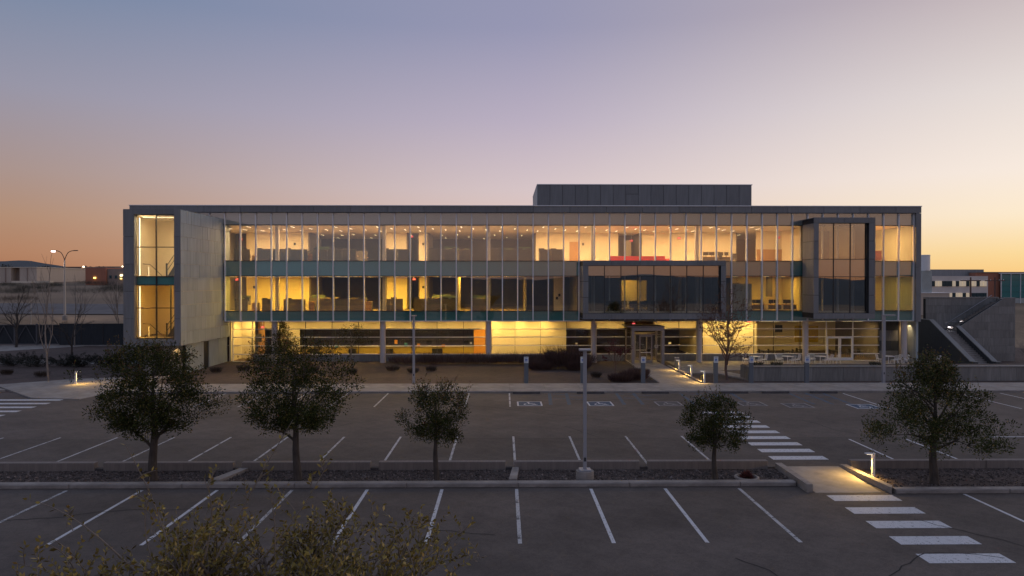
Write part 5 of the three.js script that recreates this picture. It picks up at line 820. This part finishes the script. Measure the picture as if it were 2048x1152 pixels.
function crownTree(name, label, x, y, z, o, grp, cat = 'tree') {
  const r = rng(o.seed), t = thing(name, label, cat, x, y, z, 0, grp), V = (a, b, c) => new THREE.Vector3(a, b, c), W = newWood(), B2 = newWood(), L = { p: [], c: [] };
  const lean = (r() - 0.5) * 0.2, trunkTop = V(lean, o.fork, (r() - 0.5) * 0.1);
  const tp = []; for (let k = 0; k <= 7; k++) { const u = k / 7; tp.push(V(lean * u + Math.sin(u * 5 + o.seed) * 0.025, o.fork * u, Math.cos(u * 4) * 0.02 - 0.02)); }
  limb(W, [V(0, -0.06, -0.02), ...tp.slice(0)], o.tr * 1.35, o.tr * 0.8, 10);
  limb(B2, wander(trunkTop, V(lean * 1.4, o.fork + (o.top - o.fork) * 0.75, 0), r, 0.06, 6), o.tr * 0.78, 0.02, 7);
  const nodes = [{ p: trunkTop, r: o.tr * 0.6 }]; for (let k = 1; k < 6; k++) nodes.push({ p: V(lean, o.fork + (o.top - o.fork) * 0.13 * k, 0), r: o.tr * (0.6 - 0.08 * k) });
  // low side limbs seen under the crown
  for (const [a, h0, dx, dy, dz] of o.limbs ?? []) { const s = V(lean * h0 / o.fork, h0, 0), e = V(dx, dy, dz ?? 0); limb(B2, wander(s, e, r, 0.07, 5), o.tr * 0.42, o.tr * 0.2, 6); nodes.push({ p: e, r: o.tr * 0.2 }); nodes.push({ p: s.clone().lerp(e, 0.6), r: o.tr * 0.28 }); }
  for (let k = 0; k < (o.main ?? 6); k++) { const a = k * 1.05 + r(), e = V(Math.cos(a) * o.rx * (0.45 + 0.25 * r()), o.low + (o.top - o.low) * (0.35 + 0.45 * r()), Math.sin(a) * o.rz * 0.5), s = nodes[k % 4].p, pts = wander(s, e, r, 0.1, 5); limb(B2, pts, o.tr * 0.32, o.tr * 0.12, 5); nodes.push({ p: e, r: o.tr * 0.16 }, { p: pts[3], r: o.tr * 0.2 }); }
  const cs = [];
  for (let k = 0; k < o.clusters; k++) {
    let a, u, v; const th = r() * 6.2832, q = Math.sqrt(r()); v = r(); // height share
    const prof = o.profile(v); const wob = 1 + 0.28 * Math.sin(3 * th + o.seed) * Math.sin(v * 7 + o.seed * 2) + 0.14 * Math.sin(5 * th + v * 9);
    const px = Math.cos(th) * q * o.rx * prof * wob, pz = Math.sin(th) * q * o.rz * prof * wob, py = o.low + (o.top - o.low) * v + (r() - 0.5) * 0.15;
    if (Math.sin(px * 2.9 / (o.rx * 0.5) + o.seed) * Math.sin(py * 3.1 + o.seed * 1.3) * Math.sin(pz * 2.7 / (o.rz * 0.5) + o.seed * 0.7) < -0.1 && r() < 0.93) continue; // gaps between the clumps
    cs.push({ p: V(px + (o.sx ?? 0) * v, py, pz), v });
  }
  cs.sort((a, b) => a.p.distanceTo(trunkTop) - b.p.distanceTo(trunkTop));
  for (const c of cs) {
    let best = null, bd = 1e9; for (const n of nodes) { const d = n.p.distanceTo(c.p) + Math.max(0, n.p.y - c.p.y + 0.1) * 1.5; if (d < bd) { bd = d; best = n; } }
    const rr = Math.max(0.006, Math.min(best.r * 0.7, 0.03)); limb(B2, wander(best.p, c.p, r, 0.14, 3), rr, rr * 0.5, 4); nodes.push({ p: c.p, r: rr * 0.75 });
    const dens = o.density(c.v), n = Math.round(o.leaves * dens * (0.5 + r())), R0 = o.clump * (0.7 + 0.6 * r());
    for (let k = 0; k < n; k++) { const d = V(r() * 2 - 1, (r() * 2 - 1) * 0.75, r() * 2 - 1); if (d.lengthSq() > 1) { k -= 0.5; continue; } const p = c.p.clone().addScaledVector(d, R0); const dir = d.clone().add(V(r() - 0.5, r() * 0.8 - 0.1, r() - 0.5)); leafAt(L, p.x, p.y, p.z, dir, o.leaf * (0.7 + 0.7 * r()), o.leaf * (0.38 + 0.2 * r()), olive(r, o.tone ?? 1), r); }
  }
  // thin shoots that stick out of the top
  for (let k = 0; k < o.shoots; k++) { const c = cs[Math.floor(cs.length * (0.35 + 0.65 * r()))]; if (c.v < 0.5) continue; const e = c.p.clone().add(V((r() - 0.5) * 0.5 + c.p.x * 0.1, 0.2 + 0.5 * r(), (r() - 0.5) * 0.5)); const pts = wander(c.p, e, r, 0.1, 4); limb(B2, pts, 0.007, 0.003, 3); for (let q = 0; q < 9; q++) { const p = c.p.clone().lerp(e, 0.25 + 0.75 * r()); leafAt(L, p.x, p.y, p.z, V(r() - 0.5, r() * 0.6, r() - 0.5), o.leaf * 0.9, o.leaf * 0.45, [0.15, 0.115, 0.04].map((c) => c * (0.6 + 0.8 * r()) * (o.tone ?? 1)), r); } }
  mesh('trunk', woodGeo(W), o.bark ?? M.bark, t); mesh('branches', woodGeo(B2), o.bark ?? M.bark, t); mesh('crown', leafGeo(L), o.mat ?? M.leaf, t); return t;
}
const dome = (v) => v < 0.35 ? 0.55 + 0.45 * Math.sin(v / 0.35 * 1.57) : Math.max(0.3, Math.sqrt(Math.max(0, 1 - ((v - 0.35) / 0.72) ** 2.4)));
crownTree('oak_tree', 'broad oak with a low forked branch in the median before the stair tower', -13.35, 0.05, -26.75, { seed: 3, fork: 2.05, top: 5.1, low: 1.95, rx: 2.15, rz: 1.9, tr: 0.14, clusters: 560, leaves: 84, leaf: 0.085, clump: 0.27, shoots: 190, profile: dome, density: (v) => v < 0.6 ? 1.3 - 0.5 * v : 0.75 - 0.7 * (v - 0.6), limbs: [[0, 1.25, -0.95, 2.15, 0.2], [0, 1.35, 0.55, 2.1, 0.1]] });
crownTree('oak_tree', 'broad round oak in the median next to the low drain channel', -7.85, 0.05, -26.7, { seed: 8, fork: 2.0, top: 5.2, low: 2.0, rx: 2.1, rz: 1.9, tr: 0.125, clusters: 560, leaves: 80, leaf: 0.085, clump: 0.27, shoots: 240, profile: (v) => dome(Math.max(0, v - 0.05)) * 1.02, density: (v) => v < 0.6 ? 1.3 - 0.6 * v : 0.6 - 0.7 * (v - 0.6), limbs: [[0, 1.5, -0.85, 2.0, 0.1]] });
crownTree('oak_tree', 'small thin crowned oak in the median, the one nearest the lamp pole', -2.57, 0.05, -26.65, { seed: 14, fork: 1.5, top: 3.6, low: 1.55, rx: 1.22, rz: 1.1, tr: 0.09, clusters: 270, leaves: 76, leaf: 0.075, clump: 0.22, shoots: 110, profile: (v) => 0.95 - 0.45 * Math.abs(v - 0.45), density: (v) => 1.25 - 0.85 * v });
crownTree('oak_tree', 'small round oak in the median beside the cactus ring', 8.05, 0.05, -26.5, { seed: 21, fork: 1.45, top: 3.15, low: 1.4, rx: 1.2, rz: 1.1, tr: 0.085, clusters: 270, leaves: 80, leaf: 0.075, clump: 0.22, shoots: 50, profile: dome, density: (v) => 1.35 - 0.8 * v, tone: 1.1 });
crownTree('oak_tree', 'wide oak with pale shoots right of the ramp', 16.1, 0.05, -25.95, { seed: 33, fork: 1.75, top: 4.75, low: 1.5, rx: 2.3, rz: 1.9, tr: 0.13, clusters: 520, leaves: 72, leaf: 0.085, clump: 0.27, shoots: 300, profile: (v) => Math.max(0.2, 1.08 - 0.9 * v ** 1.4), density: (v) => 1.3 - 0.75 * v, limbs: [[0, 1.3, 0.9, 1.75, 0.1], [0, 1.4, -1.0, 1.9, 0.1]], tone: 1.25, mat: M.shinyLeaf });
// trees and shrubs near the building
crownTree('evergreen_shrub', 'dark dense evergreen at the foot of the first column', -20.4, 0.03, -65.0, { seed: 41, fork: 0.8, top: 3.8, low: 0.4, rx: 1.7, rz: 1.3, tr: 0.08, clusters: 170, leaves: 44, leaf: 0.1, clump: 0.3, shoots: 50, profile: (v) => Math.max(0.25, 1 - 0.75 * v), density: () => 1, tone: 0.6 }, null, 'shrub');
crownTree('young_tree', 'young pale barked tree with a loose olive crown before the ribbon window', -13.95, 0.03, -64.6, { seed: 45, fork: 1.4, top: 3.5, low: 1.6, rx: 1.7, rz: 1.3, tr: 0.055, clusters: 130, leaves: 34, leaf: 0.09, clump: 0.26, shoots: 60, profile: (v) => 0.85 - 0.4 * Math.abs(v - 0.4), density: () => 0.9, tone: 0.9, bark: M.paleBark });
// bare and red leaved trees
function bareTree(name, label, x, y, z, o) {
  const r = rng(o.seed), t = thing(name, label, 'tree', x, y, z), W = newWood(), T = newWood(), L = { p: [], c: [] }, V = (a, b, c) => new THREE.Vector3(a, b, c);
  const grow = (p, d, len, rad, depth) => {
    const e = p.clone().addScaledVector(d, len), out = depth > o.depth - 2 ? W : T; limb(out, wander(p, e, r, 0.06, 3), rad, rad * 0.68, depth > o.depth - 2 ? 8 : 4);
    if (depth <= 2 && o.leaves) for (let k = 0; k < o.leaves; k++) { const q = p.clone().lerp(e, r()); const v = 0.5 + r(); leafAt(L, q.x + (r() - 0.5) * 0.08, q.y + (r() - 0.5) * 0.08, q.z + (r() - 0.5) * 0.08, V(r() - 0.5, -0.3 + r() * 0.5, r() - 0.5), o.leaf * (0.6 + 0.6 * r()), o.leaf * 0.55, o.color.map((c) => c * v), r); }
    if (depth <= 0) return;
    const n = depth === o.depth ? o.first : 2 + (r() < 0.55 ? 1 : 0);
    for (let k = 0; k < n; k++) { const at = k === 0 ? 1 : 0.45 + 0.5 * r(), s = p.clone().lerp(e, at); const az = r() * 6.283, tilt = k === 0 ? 0.16 : o.spread * (0.6 + 0.6 * r()); const ax = V(Math.cos(az), 0, Math.sin(az)).cross(d).normalize(); if (ax.lengthSq() < 0.1) ax.set(1, 0, 0); const nd = d.clone().applyAxisAngle(ax, tilt); nd.y += o.lift; nd.normalize(); grow(s, nd, len * (k === 0 ? 0.76 : 0.55 + 0.25 * r()), rad * (k === 0 ? 0.7 : 0.5), depth - 1); }
  };
  grow(V(0, -0.05, 0), V((r() - 0.5) * 0.08, 1, (r() - 0.5) * 0.08).normalize(), o.trunk, o.rad, o.depth);
  mesh('trunk', woodGeo(W), o.bark, t); mesh('twigs', woodGeo(T), o.bark, t); if (o.leaves) mesh('crown', leafGeo(L), M.dryLeaf, t); return t;
}
bareTree('bare_tree', 'tall almost bare tree with dangling dry leaves before the lit wall', 17.45, 0.05, -54.4, { seed: 62, depth: 6, first: 8, trunk: 2.3, rad: 0.11, spread: 0.9, lift: 0.14, bark: M.redBark, leaves: 3, leaf: 0.12, color: [0.13, 0.075, 0.05] });
bareTree('red_tree', 'small dark red leaved tree left of the entrance portal', 9.3, 0.05, -58.2, { seed: 71, depth: 5, first: 4, trunk: 0.95, rad: 0.05, spread: 0.7, lift: 0.12, bark: M.redBark, leaves: 5, leaf: 0.1, color: [0.12, 0.03, 0.035] });
bareTree('bare_tree', 'spreading bare tree in front of the yard gate', -57.0, 0.05, -82.5, { seed: 75, depth: 5, first: 5, trunk: 2.2, rad: 0.15, spread: 0.8, lift: 0.1, bark: M.bark });
bareTree('bare_tree', 'slender pale bare tree standing in the soil near the lit bollard', -34.6, 0.05, -53.6, { seed: 79, depth: 5, first: 3, trunk: 3.0, rad: 0.08, spread: 0.45, lift: 0.15, bark: M.paleBark });
bareTree('bare_tree', 'short dark bare tree growing among the junipers', -44.6, 0.05, -72.8, { seed: 83, depth: 4, first: 4, trunk: 1.8, rad: 0.1, spread: 0.9, lift: 0.02, bark: M.bark });
bareTree('bare_tree', 'thin bare tree right against the screened fence', -51.0, 0.05, -83.8, { seed: 88, depth: 5, first: 3, trunk: 2.6, rad: 0.08, spread: 0.4, lift: 0.15, bark: M.paleBark });
bareTree('bare_tree', 'tall fine bare tree beyond the fence beside the road lamp', -51.5, 0.8, -94, { seed: 92, depth: 5, first: 4, trunk: 2.6, rad: 0.09, spread: 0.5, lift: 0.12, bark: M.paleBark });
bareTree('bare_shrub', 'grey bare thicket at the foot of the outside stair wall', 48.6, 0.05, -64.2, { seed: 95, depth: 5, first: 7, trunk: 0.9, rad: 0.05, spread: 0.9, lift: 0.15, bark: M.paleBark });
bareTree('bare_shrub', 'grey bare thicket beyond the stair wall end', 51.3, 0.05, -66.4, { seed: 97, depth: 5, first: 7, trunk: 1.0, rad: 0.05, spread: 0.9, lift: 0.15, bark: M.paleBark });
// junipers: fans of dark sprays
function juniper(label, x, z, s, seed) {
  const r = rng(seed), t = thing('juniper', label, 'shrub', x, 0.05, z, 0, 'dark junipers along the bed'), W = newWood(), L = { p: [], c: [] }, V = (a, b, c) => new THREE.Vector3(a, b, c);
  for (let k = 0; k < 26; k++) { const a = r() * 6.283, el = 0.25 + 0.6 * r(), len = s * (0.7 + 0.7 * r()), e = V(Math.cos(a) * Math.cos(el) * len * 1.25, Math.sin(el) * len, Math.sin(a) * Math.cos(el) * len * 0.8), p = wander(V(0, 0, 0), e, r, 0.1, 4); limb(W, p, 0.02, 0.006, 4); for (let q = 0; q < 120; q++) { const u = 0.2 + 0.8 * r(), c = V(0, 0, 0).lerp(e, u), w = 0.17 * s * (1.15 - u * 0.8); const v = 0.5 + 0.7 * r(); leafAt(L, c.x + (r() - 0.5) * 2 * w, c.y + (r() - 0.5) * 2 * w + 0.02, c.z + (r() - 0.5) * 2 * w, e.clone().multiplyScalar(1.2).add(V(r() - 0.5, r() - 0.4, r() - 0.5)), 0.13, 0.03, [0.022 * v, 0.028 * v, 0.02 * v], r); } }
  mesh('stems', woodGeo(W), M.bark, t); mesh('foliage', leafGeo(L), M.dryLeaf, t);
}
[-47.5, -44.6, -42.1, -39.9, -38.0, -36.2, -34.4].forEach((x, k) => juniper('dark spreading juniper in the hedge before the screened fence', x, -63.6 - (k % 2) * 0.6, 1.3 + 0.3 * ((k * 37) % 5) / 5, 200 + k));
// dry grasses and shrubs in the bed
function tuft(name, label, x, z, s, h, n, col, seed, grp, cat = 'grass clump') { const r = rng(seed), L = { p: [], c: [] }; for (let k = 0; k < n; k++) { const a = r() * 6.283, q = Math.sqrt(r()) * s, v = 0.55 + 0.8 * r(); const px = Math.cos(a) * q, pz = Math.sin(a) * q * 0.8; leafAt(L, px, -0.03 + r() * h * 0.35, pz, new THREE.Vector3(px / s * 0.7 + (r() - 0.5) * 0.7, 1, pz / s * 0.7 + (r() - 0.5) * 0.7), h * (0.45 + 0.6 * r()), 0.012 + 0.014 * r(), col.map((c) => c * v), r); } const o = mesh(name, leafGeo(L), M.dryLeaf); o.position.set(x, 0.05, z); return tag(o, label, cat, grp); }
{
  const r = rng(404), GR = 'dry grass clumps along the base wall';
  for (let k = 0; k < 26; k++) { const x = -10 + k * 0.72 + (r() - 0.5) * 0.5; if (x > 8) continue; tuft('grass_clump', 'brown dry grass clump along the grey base wall', x, -64.6 - r() * 1.0, 0.5 + 0.3 * r(), 0.7 + 0.5 * r(), 420, [0.13, 0.085, 0.07], 500 + k, GR); }
  for (const [x, z, s, h, l] of [[5.3, -61.5, 1.35, 1.9, 'tall reddish brown dry bush left of the fourth column'], [6.4, -60.5, 0.9, 1.0, 'low reddish dry bush below the fourth column'], [3.2, -60.8, 0.9, 0.8, 'low brown dry bush in the middle of the bed'], [10.2, -54.4, 0.9, 0.75, 'dry red brown bush by the entrance walk'], [9.0, -53.6, 0.8, 0.6, 'flat dry bush left of the entrance sign post'], [11.1, -57.2, 0.7, 0.55, 'dark twiggy bush close to the portal']]) tuft('dry_bush', l, x, z, s, h, 2600, [0.1, 0.056, 0.046], 600 + Math.round(x * 10), null, 'shrub');
  for (const [x, z, s] of [[-9.5, -60.2, 0.6], [-7.6, -58.8, 0.5], [-12.6, -58, 0.5], [-6.2, -60, 0.5], [-16.2, -59.4, 0.6], [7.4, -55.8, 0.4], [-22.5, -60.8, 0.6], [-24.3, -59.4, 0.5], [-37.2, -56.8, 0.6], [-41, -58.2, 0.5]]) tuft('ground_shrub', 'low dark mat shrub on the bare soil bed', x, z, s * 0.75, 0.48, 520, [0.07, 0.05, 0.036], 700 + Math.round(x * 9), 'low mat shrubs on the soil', 'shrub');
  for (const [x, l] of [[19.9, 'small dark succulent at the corner of the planter'], [21.4, 'small dark succulent behind the planter coping'], [29.2, 'thin dry grass standing in the planter']]) { const o = tuft('planter_plant', l, x, -54.6, 0.4, 0.32, 260, [0.045, 0.05, 0.03], 800 + Math.round(x), null, 'plant'); o.position.y = 1.15; }
}
// scrub on the far banks
{
  const r = rng(515);
  const n = 60; for (let k = 0; k < n; k++) { const Z = 118 + r() * 160, x = -Z * (0.5 + 0.25 * r()), y = rise(Z); const near = Z < 180; if (Z > 104 && Z < 150) continue; const o = tuft('scrub_bush', near ? 'dry scrub bush on the bank beyond the road' : 'dark scrub bush among the far buildings', x, -Z, 1.2 + r() * 1.4, 0.9 + r() * 1.1, 260, near ? [0.1, 0.075, 0.055] : [0.05, 0.05, 0.04], 900 + k, near ? 'scrub on the bank' : 'scrub among the far buildings', 'shrub'); o.position.y = y - 0.1; o.scale.set(1.6, 1.2, 1.2); }
  // scattered trees before the far town
  for (let k = 0; k < 44; k++) { const Z = 420 + r() * 500, x = -Z * (0.42 + 0.36 * r()); const L = { p: [], c: [] }, h = 5 + r() * 5, q = rng(1200 + k); for (let m = 0; m < 160; m++) { const v = 0.5 + q(); leafAt(L, (q() - 0.5) * h, h * 0.2 + q() * h * 0.7, (q() - 0.5) * h, new THREE.Vector3(q() - 0.5, q() - 0.5, q() - 0.5), 1.6, 1.1, [0.04 * v, 0.045 * v, 0.04 * v], q); } const t = thing('far_tree', 'dark tree in front of the distant town', 'tree', x, rise(Z), -Z, 0, 'trees before the distant town'); mesh('trunk', cyl(0.3, 0.15, h * 0.5, 6), M.bark, t); mesh('crown', leafGeo(L), M.dryLeaf, t); }
  for (let k = 0; k < 46; k++) { const Z = 480 + r() * 700, x = -Z * (0.44 + 0.3 * r()), w = 10 + r() * 16, h = 4 + r() * 5, y = rise(Z) - 0.5; const t = thing('far_house', 'small pale building of the distant town', 'building', x, y, -Z, 0, 'buildings of the distant town'); mesh('wall', B(-w / 2, w / 2, 0, h, 0, 12), [M.beigeWall, M.tanWall, M.brownWall][k % 3], t); mesh('roof', B(-w / 2 - 0.3, w / 2 + 0.3, h, h + 0.5, -0.3, 12.3), M.brownWall, t); if (k % 4 === 0) mesh('yard_lamp', B(w / 2 + 1, w / 2 + 2, h, h + 1, 0, 1), glow(C(1, 0.75, 0.5), 5), t); }
}
// ---------------------------------------------------------------- tree top close to the viewpoint
{
  const r = rng(77), t = thing('oak_tree', 'sparse olive leaved oak crown with long twigs rising close in front of the viewpoint', 'tree', -2.1, 0, -6.2), V = (a, b, c) => new THREE.Vector3(a, b, c), W = newWood(), T = newWood(), L = { p: [], c: [] };
  limb(W, [V(0.1, -0.05, 0), V(0.12, 1.2, 0), V(0.05, 2.6, 0.05), V(0, 3.4, 0)], 0.17, 0.1, 10);
  const sprig = (a, b, n, r0) => { const pts = wander(a, b, r, 0.1, 7); limb(T, pts, r0, 0.0025, 5); for (let k = 0; k < n; k++) { const u = (0.15 + 0.85 * (k + r()) / n) * 7, i = Math.min(6, Math.floor(u)), p = pts[i].clone().lerp(pts[i + 1], u - i), d = pts[i + 1].clone().sub(pts[i]).normalize(), side = V(r() - 0.5, r() - 0.5, r() - 0.5).cross(d).normalize(); const v = 0.6 + 0.9 * r(), w = r(); const col = w < 0.6 ? [0.2 * v, 0.155 * v, 0.04 * v] : w < 0.87 ? [0.31 * v, 0.235 * v, 0.065 * v] : [0.42 * v, 0.28 * v, 0.09 * v]; leafAt(L, p.x, p.y, p.z, d.clone().multiplyScalar(0.7).addScaledVector(side, 1.0).add(V(0, 0.15, 0)), 0.036 + 0.03 * r(), 0.017 + 0.012 * r(), col, r); } };
  const arms = [];
  for (let k = 0; k < 40; k++) { const a = r() * 6.283, q = 0.25 + 0.75 * Math.sqrt(r()); const tip = V(Math.cos(a) * q * 1.75, 4.6 + 0.75 * r() - 0.2 * q, Math.sin(a) * q * 1.0); const s = V(0, 3.0 + 0.5 * r(), 0); const pts = wander(s, tip, r, 0.1, 6); limb(W, pts, 0.035, 0.012, 6); arms.push(tip, pts[4], pts[5]); }
  for (let k = 0; k < 700; k++) { const a = arms[Math.floor(r() * arms.length)]; const d = V((r() - 0.5) * 1.0 + a.x * 0.12, 0.05 + 0.75 * r(), (r() - 0.5) * 0.9), len = 0.3 + 0.4 * r(); const b = a.clone().addScaledVector(d.normalize(), len); if (b.y > 5.75 && r() < 0.7) b.y = 5.35 + 0.4 * r(); sprig(a, b, 15 + Math.floor(r() * 9), 0.0085); if (r() < 0.5) { const m = a.clone().lerp(b, 0.6); sprig(m, m.clone().add(V((r() - 0.5) * 0.4, 0.08 + 0.25 * r(), (r() - 0.5) * 0.3)), 12, 0.004); } }
  // the long bare twigs that stand above the crown
  for (const [x0, y0, x1, y1, n] of [[-0.75, 5.1, -1.18, 6.2, 12], [-0.4, 5.2, 0.28, 6.42, 16], [-0.1, 5.1, 0.62, 6.1, 18], [-1.1, 5.1, -2.05, 5.75, 14], [-0.5, 5.2, -0.45, 5.95, 14], [0.5, 5.0, 1.05, 5.68, 20], [1.2, 4.9, 1.85, 5.52, 26], [0.9, 5.0, 1.5, 5.6, 18], [0.1, 5.1, 0.1, 5.9, 12], [-0.9, 5.0, -1.0, 5.9, 12], [1.5, 4.8, 1.95, 5.25, 18], [-1.5, 4.8, -2.1, 5.2, 10]]) { sprig(V(x0, y0, 0.1), V(x1, y1, 0.15 + (r() - 0.5) * 0.3), n, 0.009); for (let k = 0; k < 3; k++) { const u = 0.4 + 0.5 * r(), p = V(x0 + (x1 - x0) * u, y0 + (y1 - y0) * u, 0.12); sprig(p, p.clone().add(V((r() - 0.5) * 0.35, 0.06 + 0.16 * r(), (r() - 0.5) * 0.2)), 7, 0.004); } }
  mesh('trunk', woodGeo(W), M.paleBark, t); mesh('twigs', woodGeo(T), M.paleBark, t); mesh('crown', leafGeo(L), M.shinyLeaf, t);
}
camera.updateMatrixWorld();
renderer.render(scene, camera);
